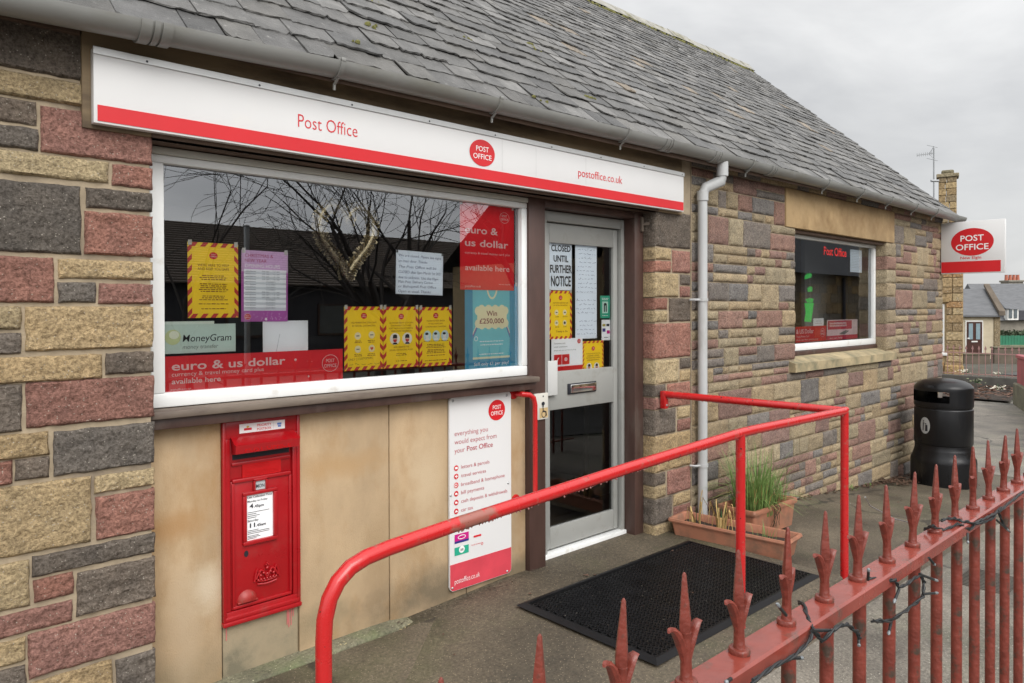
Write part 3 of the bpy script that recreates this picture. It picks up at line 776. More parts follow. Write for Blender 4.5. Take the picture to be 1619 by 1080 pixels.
# --- rendered panels under the window
for x0, x1 in ((0.935, 1.256), (1.618, 2.112), (2.118, 2.62), (2.626, 3.083)):
    obj('render_panel', B().box(x0, x1, 0.130, 0.26, -0.3, 1.057, .004), RENDER, bld, 40)
t_ = NT(RENDER); p_ = RENDER.node_tree.nodes['Principled BSDF']; c_ = p_.inputs['Base Color'].links[0].from_socket
co_ = t_.n('ShaderNodeTexCoord')
for cx_, cz_, rx_, rz_, cl_ in ((1.20, .36, .085, .11, (.62, .52, .38)), (2.45, .02, .50, .14, (.12, .10, .065)), (1.05, .64, .16, .07, (.38, .215, .09)), (1.0, -.05, .3, .16, (.22, .18, .11)), (3.0, -.02, .22, .12, (.15, .125, .075)), (1.82, .78, .28, .07, (.41, .26, .125)), (2.05, .30, .10, .22, (.36, .25, .14)), (2.35, .62, .12, .30, (.52, .40, .26)), (1.72, .06, .2, .08, (.28, .22, .13)), (1.10, .25, .07, .30, (.50, .38, .25))):
    m1 = t_.n('ShaderNodeMapping'); m1.inputs['Location'].default_value = (-cx_ / rx_, 0, -cz_ / rz_); m1.inputs['Scale'].default_value = (1 / rx_, 0, 1 / rz_); t_.l(co_.outputs['Object'], m1.inputs[0])
    ln = t_.n('ShaderNodeVectorMath', operation='LENGTH'); t_.l(m1.outputs[0], ln.inputs[0]); nn = t_.n('ShaderNodeTexNoise', Scale=7.0, Detail=6.0, Roughness=.65); t_.l(co_.outputs['Object'], nn.inputs['Vector'])
    sm = t_.n('ShaderNodeMath', operation='MULTIPLY_ADD'); t_.l(nn.outputs[0], sm.inputs[0]); sm.inputs[1].default_value = 1.6; t_.l(ln.outputs['Value'], sm.inputs[2])
    s2_ = t_.n('ShaderNodeMath', operation='MULTIPLY'); t_.l(sm.outputs[0], s2_.inputs[0]); s2_.inputs[1].default_value = .4
    c_ = t_.mix(t_.ramp(s2_.outputs[0], .42, .80, (.75, .75, .75), (0, 0, 0)), c_, cl_)
t_.l(c_, p_.inputs['Base Color'])
obj('render_panel', B().box(1.262, 1.612, 0.136, 0.26, -0.3, 0.165, .003), RENDERG, bld, 40)
obj('render_panel', B().box(1.262, 1.612, 0.150, 0.26, 0.17, 1.057, .003), RENDER, bld, 40)
# --- posts and header round the door
for x0, x1 in ((3.087, 3.225), (4.108, 4.206)):
    obj('door_post', B().box(x0, x1, 0.098, 0.26, -0.06, 2.2, .006), BROWN, bld, 40)
obj('door_header', B().box(3.226, 4.107, 0.10, 0.26, 2.155, 2.2, .004), BROWN, bld, 40)
obj('soffit_board', B().box(0.936, 4.208, -0.03, 0.28, 2.2, 2.235), SOFFIT, bld)
# --- silver door
dr = obj('door', B().box(3.227, 4.106, 0.17, 0.26, -0.06, -0.012, .004), WFRAME, bld, 40)
b = B()
b.box(3.227, 3.33, 0.185, 0.26, -0.012, 2.15, .005); b.box(4.075, 4.106, 0.187, 0.26, -0.012, 2.15, .004); b.box(3.33, 4.075, 0.187, 0.26, 2.085, 2.15, .005); obj('frame', b, DOORAL, dr, 40)
b = B(); L0, L1 = 3.335, 4.065
b.box(L0, L0 + .05, 0.215, 0.255, 0.0, 2.08, .005); b.box(4.02, L1, 0.215, 0.255, 0.0, 2.08, .005)
b.box(L0 + .05, 4.02, 0.216, 0.254, 0.0, .135, .005); b.box(L0 + .05, 4.02, 0.216, 0.254, 0.885, 1.13, .005); b.box(L0 + .05, 4.02, 0.216, 0.254, 1.955, 2.08, .005)
obj('leaf', b, DOORAL, dr, 40)
b = B(); b.rectf(L0 + .045, 4.025, .13, .89, 0.236); obj('pane', b, GLASS2, dr)
b = B(); b.rectf(L0 + .045, 4.025, 1.125, 1.96, 0.236); obj('pane', b, GLASS2, dr)
x0, x1, z0, z1 = rect([(898.3, 607), (942.8, 602.4), (942.5, 619), (898.3, 623.6)], .208)
b = B(); b.box(x0, x1, 0.206, 0.2165, z0, z1, .003); lp = obj('letter_plate', b, INK, dr, 40)
b = B(); b.box(x0 + .018, x1 - .006, 0.198, 0.2075, z0 + .008, z1 - .006, .004, 3); obj('flap', b, CHROME, lp, 40)
b = B(); b.box(3.335, 3.425, 0.185, 0.193, 0.985, 1.205, .004); b.box(3.335, 3.35, .193, .215, 1.0, 1.19, .003); obj('pull_handle', b, mat('pale_silver', (.58, .585, .57), .4, .04), dr, 40)
b = B(); q = onY(1015, 355, .09); b.box(q.x - .012, q.x + .012, .08, .098, q.z - .05, q.z + .05, .003); b.tube([(q.x + .005, .085, q.z), (q.x + .03, .05, q.z + .005), (q.x + .05, .035, q.z + .012)], .012, 8)
obj('door_bracket', b, BROWNL, bld, 40)

# --- fascia, soffit, gutter
b = B(); b.box(0.70, 4.50, -0.022, 0.03, 2.2, 2.60, .004); obj('fascia_board', b, FASCIA, bld, 40)
b = B(); b.box(-2.2, 0.695, -0.028, 0.02, 2.53, 2.62, .004); b.box(4.505, 10.2, -0.10, 0.02, 2.655, 2.685); b.box(-2.2, 4.505, -0.075, 0.02, 2.604, 2.625); obj('eaves_board', b, SOFFIT, bld)
GL = [(-2.2, 2.525), (0.43, 2.56), (1.7, 2.612), (4.4, 2.645), (7.0, 2.652), (10.36, 2.640)]
GY = -0.155


def gzx(x):
    return lerp_tab(GL, x)


def half(b, xs, r, rim=0.006, n=14, fl=None):
    vs = []; fs = []
    for x in xs:
        for rr in (r, r - rim):
            for j in range(n + 1):
                a = PI + PI * j / n; vs.append((x, GY + rr * math.cos(a), gzx(x) + rr * math.sin(a)))
    m_ = 2 * (n + 1)
    for i in range(len(xs) - 1):
        A_, C_ = i * m_, (i + 1) * m_
        for j in range(n):
            fs += [(A_ + j, A_ + j + 1, C_ + j + 1, C_ + j), (A_ + n + 2 + j, A_ + n + 1 + j, C_ + n + 1 + j, C_ + n + 2 + j)]
        fs += [(A_, C_, C_ + n + 1, A_ + n + 1), (A_ + n, A_ + 2 * n + 1, C_ + 2 * n + 1, C_ + n)]
    for A_ in (0, (len(xs) - 1) * m_):
        for j in range(n):
            fs.append((A_ + j, A_ + j + 1, A_ + n + 2 + j, A_ + n + 1 + j))
    return b.add(vs, fs)


gut = obj('gutter', half(B(), [q[0] for q in GL], 0.062), GREYPVC, bld, 40)
b = B(); b.add([(10.36, GY + .062 * math.cos(PI + PI * j / 14), gzx(10.36) + .062 * math.sin(PI + PI * j / 14)) for j in range(15)], [tuple(range(15))]); obj('gutter_end', b, GREYPVC, gut)
for px, py in ((248, 45), (1060, 240), (1225, 285), (1137, 258)):
    x = onY(px, py, GY - .05).x; half_b = B()
    half(half_b, [x - .055, x - .018], .0695); half(half_b, [x - .010, x + .010], .0690); half(half_b, [x + .018, x + .055], .0695); obj('gutter_joint', half_b, GREYPVC, gut, 40)
for px, py in ((540, 125), (790, 185), (993, 230), (1190, 270), (1310, 300), (1365, 315), (1410, 325), (1450, 335), (1482, 343)):
    x = onY(px, py, GY - .05).x; b = half(B(), [x - .010, x + .010], .0710, .008); b.box(x - .010, x + .010, GY - .073, GY - .058, gzx(x) - .006, gzx(x) + .010, .002); b.tube([(x, GY - .022, gzx(x) - .066), (x, GY + .01, gzx(x) - .088), (x, GY + .012, gzx(x) - .112)], .0065, 6); obj('gutter_bracket', b, GREYPVC, gut, 40)
# --- downpipe
DX, DY = 4.70, -0.062
g = gzx(DX)
b = B(); b.tube([(DX + .115, GY, g - .03), (DX + .115, GY, g - .15)], .042, 16); b.tube([(DX + .115, GY, g - .13), (DX + .112, GY + .012, g - .185), (DX + .02, DY - .012, g - .235), (DX, DY, g - .29)], .037, 16)
b.tube([(DX, DY, g - .26), (DX, DY, g - .33)], .042, 16); b.tube([(DX, DY, g - .29), (DX, DY, -0.02)], .0345, 18)
dp = obj('downpipe', b, PIPE, bld, 40)
for py in (474, 736):
    z = onY(1108, py, DY).z; b = B(); b.lathe([(.036, -.012), (.040, -.012), (.040, .012), (.036, .012)], 18, (DX, DY, z)); b.tube([(DX - .085, -.01, z), (DX - .075, -.045, z), (DX - .03, -.066, z)], .008, 6); obj('pipe_clip', b, PIPE, dp, 40)

# --- roof of slates
EY, EZ, RY, RZ = -0.135, 2.662, 2.70, 5.155
SL = math.hypot(RY - EY, RZ - EZ); DU = Vector((0, (RY - EY) / SL, (RZ - EZ) / SL)); DN = Vector((0, -DU.z, DU.y))
roofb = B(); rng = random.Random(5); s_ = -0.02; row = 0


def eave_drop(x):
    return (gzx(x) - 2.645) * 1.0


while s_ < SL - 0.02:
    fr = s_ / SL; ex = 0.160 * (1 - fr) + 0.095 * fr; ex *= rng.uniform(.94, 1.06)
    x = -2.4 + rng.uniform(0, .3)
    while x < 10.24:
        w = rng.uniform(.13, .27) * (1 - .30 * fr)
        xa, xb = x + .0025, min(x + w - .0025, 10.26)
        if xb - xa < .04:
            break
        length = ex * 2.1; th = rng.uniform(.005, .010); lift = th + rng.uniform(.010, .021) * (1 - .40 * fr); sk = rng.uniform(-.012, .012)
        br = rng.random()
        cb = rng.choice([(.108, .107, .106), (.130, .128, .125), (.092, .092, .092), (.118, .115, .109), (.165, .163, .160), (.108, .107, .105)])
        if row > 3 and rng.random() < .02:
            cb = (.20, .165, .125)
        j = rng.uniform(.80, 1.22); cb = tuple(c * j for c in cb)
        n = 7; lo = []
        for q in range(n + 1):
            t_ = q / n; lo.append((xa + (xb - xa) * t_, s_ + sk * (t_ - .5) * 2 + rng.uniform(-.009, .006) + (.030 if br < .2 and q == 0 else 0) + (.026 if br > .82 and q == n else 0)))
        vs = []

        def P(xx, ss, h):
            return Vector((xx, EY, EZ + eave_drop(xx) * max(0, 1 - ss / 1.2))) + DU * ss + DN * h
        for xx, ss in lo:
            vs.append(P(xx, ss, lift + rng.uniform(-.001, .002)))
        for xx, ss in lo:
            vs.append(P(xx + rng.uniform(-.003, .003), ss - rng.uniform(-.002, .005), lift - th))
        top = min(s_ + length, SL + .02)
        for q in range(n + 1):
            vs.append(P(xa + (xb - xa) * q / n, top, .003))
        m_ = n + 1; fs = []
        for q in range(n):
            fs += [(m_ + q, m_ + q + 1, q + 1, q), (q, q + 1, 2 * m_ + q + 1, 2 * m_ + q)]
        fs += [(m_, 0, 2 * m_), (n, m_ + n, 2 * m_ + n)]
        roofb.add(vs, fs, 0, cb); x += w
    s_ += ex; row += 1
roof = obj('roof', roofb, SLATE, bld)
b = B()
b.add([(-2.4, EY, EZ - .02 - .12), (10.24, EY, EZ - .02), (10.24, RY, RZ - .01), (-2.4, RY, RZ - .01), (10.24, 5.6, EZ - .02), (-2.4, 5.6, EZ - .02), (-2.4, EY, EZ - .16), (10.24, EY, EZ - .06), (10.24, RY, RZ - .05), (10.24, 5.6, EZ - .06)],
      [(0, 1, 2, 3), (3, 2, 4, 5), (1, 7, 8, 2), (2, 8, 9, 4), (0, 6, 7, 1)])
obj('roof_deck', b, SOFFIT, roof)
b = B(); xq = -2.4; rng = random.Random(8)
while xq < 10.2:
    w = min(.46, 10.27 - xq); dz = rng.uniform(-.006, .006)
    b.add([(xq, RY - .135, RZ - .075 + dz), (xq + w - .008, RY - .135, RZ - .075 + dz), (xq + w - .008, RY - .02, RZ + .055 + dz), (xq, RY - .02, RZ + .055 + dz), (xq + w - .008, RY + .02, RZ + .055 + dz), (xq, RY + .02, RZ + .055 + dz), (xq + w - .008, RY + .135, RZ - .075 + dz), (xq, RY + .135, RZ - .075 + dz)],
          [(0, 1, 2, 3), (3, 2, 4, 5), (5, 4, 6, 7), (0, 3, 5, 7), (1, 6, 4, 2)]); xq += w
obj('ridge_cap', b, GRAYMOSS, roof)
# moss: a ragged band under the ridge and a few cushions on the slates
b = B(); rng = random.Random(2)


def cushion(b, c, r, n=9):
    vs = [c + DN * r * .75]; fs = []
    for q in range(n):
        a = 2 * PI * q / n; rr = r * rng.uniform(.7, 1.25); vs.append(c + (Vector((1, 0, 0)) * math.cos(a) + DU * math.sin(a)) * rr * .6 + DN * r * .45)
    for q in range(n):
        a = 2 * PI * q / n; rr = r * rng.uniform(.8, 1.3); vs.append(c + (Vector((1, 0, 0)) * math.cos(a) + DU * math.sin(a)) * rr - DN * .004)
    for q in range(n):
        k = (q + 1) % n; fs += [(0, 1 + q, 1 + k), (1 + q, 1 + n + q, 1 + n + k, 1 + k)]
    b.add(vs, fs)


for i in range(420):
    xx = rng.uniform(3, 10.2); cushion(b, Vector((xx, EY, EZ)) + DU * (SL - .165 + rng.uniform(-.02, .02)) + DN * .012, rng.uniform(.012, .032), 6)


def on_roof(px, py):
    r = ray(px, py); p0 = Vector((0, EY, EZ)); tt = (p0 - CAM).dot(DN) / r.dot(DN); return CAM + r * tt


for px, py, k, rad in ((838, 73, 9, .03), (845, 80, 7, .028), (933, 158, 10, .022), (585, 43, 6, .022), (594, 8, 3, .02), (853, 160, 4, .02), (735, 62, 5, .02), (806, 46, 4, .02), (1166, 200, 3, .02), (560, 70, 2, .02)):
    c = on_roof(px, py)
    for q in range(k):
        cushion(b, c + Vector((rng.uniform(-.05, .05), 0, 0)) + DU * rng.uniform(-.02, .02) + DN * .012, rad * rng.uniform(.3, .75), 7)
mo = obj('moss', b, MOSS, roof, kind='stuff')

# ================================================================== SIGNS AND FITTINGS ON THE WALL


def logo(parent, cx, cz, w, h, y, ring=False, disc=SIGNR, letter=WTXT, k=1.0, name='logo'):
    o = obj(name, B().disc(cx, cz, w / 2, h / 2, y), disc, parent)
    b = B(); put(b, 'POST', cx, cz + .055 * h, .20 * h * k, y - .0012, w * .50 * k, 'c', .004); put(b, 'OFFICE', cx, cz - .235 * h, .20 * h * k, y - .0012, w * .72 * k, 'c', .004)
    if ring:
        b.ringf(cx, cz, w / 2 * .97, h / 2 * .97, .028 * h, y - .0012)
    obj('lettering', b, letter, o); return o


SX0, SX1, SZ0, SZ1, SY = 0.728, 4.460, 2.215, 2.487, -0.062
sg = thing('shop_sign', 'long white fascia sign with red stripe and round logo above the shop window', 'sign', (SX0, SY, SZ0))
w, h = SX1 - SX0, SZ1 - SZ0
obj('panel', B().box(0, w, 0, .038, 0, h, .002), [SIGNW], sg, 40)
for x in (w * .535, w * .605, w * .72):
    obj('panel_joint', B().rectf(x, x + .0018, .075, h - .03, -.0006), TRIM, sg)
obj('stripe', B().box(.012, w - .006, -.0022, -.0004, .008, .066), SIGNR, sg)
obj('trim', B().box(-.002, w + .002, -.006, .0, h - .024, h + .003, .001), TRIM, sg)
for i in range(9):
    x = .18 + i * w * .118; obj('screw', B().disc(x, h - .014, .0045, .0045, -.0075, 12), INK, sg)


def sgx(px, py):
    q = onY(px, py, SY); return q.x - SX0, q.z - SZ0


b = B(); x0, zb = sgx(471, 200.5); x1, _ = sgx(565, 212); _, zt = sgx(471, 178.5); put(b, 'Post Office', x0, zb, zt - zb, -.0015, x1 - x0, bold=-.006); obj('lettering', b, TEXTR, sg); b = B()
x0, zb = sgx(914, 279); x1, _ = sgx(983.5, 286); put(b, 'postoffice.co.uk', x0, zb + .002, .05, -.0015, x1 - x0, bold=.0); obj('lettering', b, TEXTR, sg)
x0, _ = sgx(742, 241); x1, zc = sgx(782, 242.5); _, zt = sgx(762, 221); _, z0 = sgx(762, 263)
logo(sg, (x0 + x1) / 2, (zt + z0) / 2, x1 - x0, zt - z0, -.002)

# projecting sign at the far corner
q0 = onX(1490, 352, 10.1); q1 = onX(1589, 432, 10.1)
ps = thing('projecting_sign', 'white square hanging sign with red oval standing out from the far corner', 'sign', (10.1, -0.012, 1.94), (0, 0, R(-90)))
w, h = .672, .625     # local x runs from the wall outward (-y), local -y faces the street
b = B(); b.box(0, w, -.03, .03, 0, h, .004); obj('panel', b, SIGNW, ps, 40)
obj('stripe', B().box(.006, w - .04, -.0325, -.0302, .012, .145), SIGNR, ps)
o = obj('logo', B().disc(w * .50, h * .60, .225, .165, -.0315, 48), SIGNR, ps)
b = B(); put(b, 'POST', w * .50, h * .62, .072, -.033, .245, 'c', .012); put(b, 'OFFICE', w * .50, h * .45, .072, -.033, .345, 'c', .012); obj('lettering', b, WTXT, o)
b = B(); put(b, 'New Elgin', w * .48, .172, .034, -.0315, .22, 'c', .012); obj('lettering', b, TEXTR, ps)
for z in (.08, .5):
    obj('wall_bracket', B().box(-.012, .0, -.012, .012, z, z + .04), GALV, ps)

# post box
PBX, PBZ, PBY = 1.260, 0.168, 0.118
pb = thing('post_box', 'bright red cast iron post box let into the wall below the shop window', 'post box', (PBX, PBY, PBZ))
W, H = .353, .882
b = B()
for r_ in ((0, W, 0, .055), (0, W, H - .075, H), (0, .032, .055, H - .075), (W - .032, W, .055, H - .075)):
    b.box(r_[0], r_[1], 0, .10, r_[2], r_[3], .004)
b.box(-.006, W + .006, -.012, .02, -.004, .016, .005); b.box(.004, W - .004, -.008, .01, .016, .036, .005)
b.box(-.003, .012, -.006, .02, .016, H, .004); b.box(W - .012, W + .003, -.006, .02, .016, H, .004)
obj('body', b, PBRED, pb, 40)
b = B(); b.box(.034, W - .034, .006, .03, .057, .62, .006); b.box(.040, W - .040, -.004, .01, .61, .628, .005); b.box(.040, W - .04, -.002, .01, .06, .075, .004)
b.box(.038, .05, -.002, .01, .075, .61, .003); b.box(W - .05, W - .038, -.002, .01, .075, .61, .003)
pd = obj('door', b, PBRED, pb, 40)
b = B(); b.box(.034, W - .034, .012, .04, .622, H - .07, .004); b.box(.04, W - .04, .002, .016, .685, .70, .004)
obj('front_panel', b, PBRED, pb, 40)
b = B()   # aperture and hood
b.box(.045, W - .045, .010, .02, .712, .765); obj('slot', b, INK, pb)
b = B(); hx0, hx1 = .030, W - .028
b.add([(hx0, -.060, .748), (hx1, -.060, .748), (hx1, -.066, .786), (hx0, -.066, .786), (hx0 + .012, .012, .735), (hx1 - .012, .012, .735), (hx1 - .004, .012, .822), (hx0 + .004, .012, .822), (hx0 - .004, -.058, .79), (hx1 + .004, -.058, .79)],
      [(0, 1, 2, 3), (3, 2, 9, 8), (8, 9, 6, 7), (0, 3, 8, 7, 4), (1, 5, 6, 9, 2), (0, 4, 5, 1)])
hd = obj('hood', b, PBRED, pb)
b = B(); put(b, 'POST OFFICE', W / 2, .752, .024, -.0632, .21, 'c', .01); obj('lettering', b, mat('raised_red', (0.50, 0.008, 0.01), 0.25), hd)
b = B(); put(b, 'NEXT', W / 2, .668, .018, .0005, .075, 'c', .004); put(b, 'COLLECTION', W / 2, .636, .020, .0005, .15, 'c', .004)
for i in range(len(b.v)):
    pass
b.box(W / 2 - .09, W / 2 + .09, .003, .013, .628, .692, .002); obj('collection_plate', b, mat('raised_red', (0.50, 0.008, 0.01), 0.25), pb)
st = obj('sticker', B().rectf(.072, .283, .826, .866, -.0015), WTXT, pb)
b = B(); put(b, 'PRIORITY', .185, .8485, .011, -.0025, .066, 'c', .008); put(b, 'POSTBOX', .185, .8315, .011, -.0025, .066, 'c', .008); b.rectf(.092, .127, .837, .847, -.0025); obj('lettering', b, TEXTR, st)
b = B(); b.disc(.109, .852, .006, .005, -.0025, 10); obj('emblem', b, GOLDP, st)
b = B(); b.rectf(.246, .266, .846, .855, -.0025); b.rectf(.249, .264, .836, .844, -.0025); obj('emblem', b, mat('sticker_blue', (.12, .25, .6), .5), st)
b = B(); b.rectf(.228, .2288, .83, .862, -.0025); obj('divider', b, GREYL, st)
# notice frame, tab and crown
b = B(); nx0, nx1, nz0, nz1 = .084, .243, .33, .565
for r_ in ((nx0, nx1, nz0, nz0 + .018), (nx0, nx1, nz1 - .016, nz1), (nx0, nx0 + .018, nz0 + .018, nz1 - .016), (nx1 - .018, nx1, nz0 + .018, nz1 - .016)):
    b.box(r_[0], r_[1], -.010, .01, r_[2], r_[3], .004)
b.box(.132, .142, -.010, .01, nz1, .618, .003); b.box(.188, .198, -.010, .01, nz1, .618, .003); b.box(.132, .198, -.01, .01, .607, .619, .003)
obj('notice_frame', b, PBRED, pd, 40)
nt = obj('notice', B().rectf(nx0 + .018, nx1 - .018, nz0 + .018, nz1 - .016, .003), WHITE, pd)
b = B(); q = .108
put(b, 'Last Collection Time', q, .534, .009, .0015, .112, bold=.008); put(b, 'Monday to Friday', q, .516, .009, .0015, .092, bold=.008); put(b, '4', q + .010, .490, .019, .0015, .016, bold=.03); put(b, '.45pm', q + .029, .490, .0125, .0015, .046, bold=.02)
put(b, 'Saturday', q, .430, .010, .0015, .050, bold=.01); put(b, '11', q + .010, .404, .019, .0015, .024, bold=.03); put(b, '.45am', q + .038, .404, .0125, .0015, .046, bold=.02)
for z, wd in ((.470, .10), (.462, .04), (.454, .055), (.446, .04), (.390, .05), (.383, .1), (.376, .1), (.366, .05), (.360, .058), (.354, .04)):
    b.rectf(q, q + wd, z, z + .0022, .0015)
obj('lettering', b, INK, nt)
tb = obj('day_tab', B().rectf(.142, .188, .567, .607, -.001), GREYL, pd)
b = B(); put(b, 'MON', .165, .576, .017, -.0025, .038, 'c', .008); obj('lettering', b, INK, tb)
b = B(); b.disc(.102, .292, .010, .014, .004, 16); obj('keyhole', b, INK, pd)
cr = B(); cx, cz = .195, .170
arch = lambda x0, x1, z0, hh, n=10: [(cx + x0 + (x1 - x0) * i / n, .0, cz + z0 + hh * math.sin(PI * i / n)) for i in range(n + 1)]
for z in (0, .014):
    cr.tube([(cx - .046 + .092 * i / 8, -.0, cz - .024 + z + .006 * math.sin(PI * i / 8) * -1) for i in range(9)], .0045, 6)
for x0, x1, z0, hh in ((-.05, -.002, .0, .034), (.002, .05, .0, .034), (-.058, -.03, -.01, .05), (.03, .058, -.01, .05)):
    cr.tube(arch(x0, x1, z0, hh), .005, 6)
for i in range(7):
    cr.lathe([(0, .006), (.005, .003), (.006, 0), (.004, -.004), (0, -.006)], 8, (cx - .042 + i * .014, -.002, cz - .006))
for x, z in ((-.03, .012), (0, .014), (.03, .012), (-.016, .02), (.016, .02)):
    cr.lathe([(0, .007), (.006, .003), (.007, 0), (.005, -.004), (0, -.007)], 8, (cx + x, -.001, cz + z))
cr.lathe([(0, .009), (.006, .005), (.008, 0), (.005, -.006), (0, -.008)], 8, (cx, -.002, cz + .040)); cr.box(cx - .003, cx + .003, -.006, .004, cz + .045, cz + .064, .001); cr.box(cx - .009, cx + .009, -.006, .004, cz + .051, cz + .057, .001)
obj('crown_emblem', cr, PBRED, pd, 50)
b = B(); vs = []; fs = []
for i in range(17):
    a = PI * i / 16
    for rr, yy in ((1.0, .008), (.75, -.008), (0.35, -.016), (0, -.018)):
        vs.append((.105 - .046 * math.cos(a) * rr, yy, .086 + .048 * math.sin(a) * rr))
for i in range(16):
    for k in range(3):
        fs.append((i * 4 + k, i * 4 + k + 1, (i + 1) * 4 + k + 1, (i + 1) * 4 + k))
b.add(vs, fs); b.box(.059, .151, -.008, .01, .079, .088, .003)
obj('door_pull', b, mat('worn_red_pull', (0.30, 0.02, 0.016), 0.4, 0.2, 25, dirt=(.2, .08, .05), dirtamt=.2, dscale=30), pd, 60)
rng = random.Random(4)
for i in range(9):
    x = rng.choice([.02, .30, .31, .325, .335]) + rng.uniform(-.01, .01); L = rng.uniform(.02, .09)
    obj('paint_drip', B().box(x, x + .004, .0145 + i * .0002, .0175, -.012 - L, -.004, .0), mat('pink_drip', (.55, .16, .15), .6), pb)

# tall notice board
NB = rect([(710, 627.6), (806.7, 618.8), (807.4, 904.8), (709.5, 936.3)], .118)
W, H = NB[1] - NB[0], NB[3] - NB[2]
nb = thing('notice_board', 'tall white panel listing services fixed to the wall between post box and door', 'notice board', (NB[0], .112, NB[2]))


def rounded(x0, x1, z0, z1, r, n=6, corners=(1, 1, 1, 1)):
    out = []
    for (cx, cz, a0, on) in ((x1 - r, z0 + r, -90, corners[1]), (x1 - r, z1 - r, 0, corners[2]), (x0 + r, z1 - r, 90, corners[3]), (x0 + r, z0 + r, 180, corners[0])):
        if on:
            out += [(cx + r * math.cos(R(a0 + 90 * i / n)), cz + r * math.sin(R(a0 + 90 * i / n))) for i in range(n + 1)]
        else:
            out.append((x1 if cx > (x0 + x1) / 2 else x0, z1 if cz > (z0 + z1) / 2 else z0))
    return out


obj('panel', B().prism(rounded(0, W, 0, H, .028), 0, .012), SIGNW, nb)
obj('stripe', B().prism(rounded(.002, W - .002, .002, .148, .027, 6, (1, 1, 0, 0)), -.0012, -.0002), mat('faded_red_stripe', (.62, .06, .085), .45, .12, 6), nb)
logo(nb, W * .755, H * .905, .128, .118, -.0015, letter=WTXT)


def nbt(px, py):
    q = onY(690 + px / 3.084, 600 + py / 3.084, .112); return q.x - NB[0], q.z - NB[2]


FADER = mat('faded_red_letter', (.46, .05, .075), .5)
for s_, l, r_, bs, bd in (('everything you', 88, 250, 277, -.008), ('would expect from', 88, 292, 318, -.008), ('your', 88, 138, 360, -.008), ('Post Office', 148, 274, 349, .006)):
    x0, z = nbt(l, bs); x1, _ = nbt(r_, bs - 10); obj('lettering', put(B(), s_, x0, z, .029, -.0015, x1 - x0, bold=bd), FADER, nb)
for s_, l, r_, bs in (('letters & parcels', 120, 258, 435), ('travel services', 120, 241, 477), ('broadband & homephone', 120, 332, 520), ('bill payments', 120, 232, 560), ('cash deposits & withdrawals', 120, 345, 602), ('car tax', 120, 178, 645)):
    x0, z = nbt(l, bs); x1, _ = nbt(r_, bs - 10); obj('lettering', put(B(), s_, x0, z, .021, -.0015, x1 - x0, bold=-.004), FADER, nb)
icb = B(); icw = B()
for i, py in enumerate((432, 473, 516, 557, 600, 643)):
    x, z = nbt(96, py); o = obj('icon', B().disc(x, z, .0155, .0155, -.0015, 24), SIGNR, nb); g_ = B()
    if i == 0:
        g_.rectf(x - .009, x + .009, z - .006, z + .006, -.0025)
    elif i == 1:
        g_.rectf(x - .002, x + .002, z - .010, z + .010, -.0025); g_.rectf(x - .010, x - .0022, z - .002, z + .003, -.0025); g_.rectf(x + .0022, x + .010, z - .002, z + .003, -.0025)
    elif i == 2:
        g_.ringf(x - .003, z, .010, .010, .004, -.0025, 16)
    elif i == 5:
        g_.rectf(x - .010, x + .010, z - .005, z, -.0025); g_.sheet([(x - .006, z + .0003), (x + .006, z + .0003), (x + .004, z + .006), (x - .004, z + .006)], -.0025)
    else:
        g_.sheet([(x - .009, z - .005), (x + .009, z - .006), (x + .008, z + .001), (x - .002, z + .007), (x - .008, z + .004)], -.0025)
    obj('pictogram', g_, WTXT, o)
x0, z0 = nbt(88, 862); x1, z1 = nbt(157, 806); gs = obj('sticker', B().rectf(x0, x1, z0, z1 + .004, -.0015), GREENS, nb)
b = B(); b.disc((x0 + x1) / 2, (z0 + z1) / 2 + .007, .020, .019, -.0025, 24); obj('emblem', b, WTXT, gs)
b = B(); b.rectf((x0 + x1) / 2 - .009, (x0 + x1) / 2 - .003, z0 + .02, z1 - .008, -.0035); b.rectf((x0 + x1) / 2 + .003, (x0 + x1) / 2 + .009, z0 + .02, z1 - .008, -.0035); obj('pictogram', b, INK, gs)
x0, z0 = nbt(88, 803); x1, z1 = nbt(157, 740); ms = obj('sticker', B().rectf(x0, x1, z0 + .012, z1, -.0015), MAG, nb); obj('sticker_band', B().rectf(x0, x1, z0, z0 + .0118, -.0015), NAVY, ms)
b = B(); b.ringf((x0 + x1) / 2, z0 + .03, .028, .012, .004, -.0025, 24); obj('swirl', b, WTXT, ms)
b = B(); x0, z0 = nbt(181, 772); x1, z1 = nbt(218, 752); b.rectf(x0, x1, z0, z1, -.0015); x0, z0 = nbt(222, 800); b.ringf(x0, z0, .008, .008, .003, -.0015, 16); x0, z0 = nbt(170, 812); put(b, 'Parcels & Letters', x0, z0, .008, -.0015, .07)
obj('small_print', b, TEXTR, nb)
b = B(); x0, z0 = nbt(88, 1003); x1, _ = nbt(210, 970); put(b, 'postoffice.co.uk', x0, z0 + .004, .030, -.0025, x1 - x0, bold=-.008); obj('lettering', b, WTXT, nb)
for px, py in ((80, 105), (342, 78), (70, 566), (350, 505), (78, 1018), (345, 935)):
    b = B(); x, z = nbt(px, py); b.lathe([(0, 0.006), (.005, .004), (.008, 0)], 12, (0, 0, 0)); k = len(b.v) - 36
    b.v[k:] = [(vx + x, -vz, vy + z) for vx, vy, vz in b.v[k:]]; obj('screw', b, GALV, nb, 40)

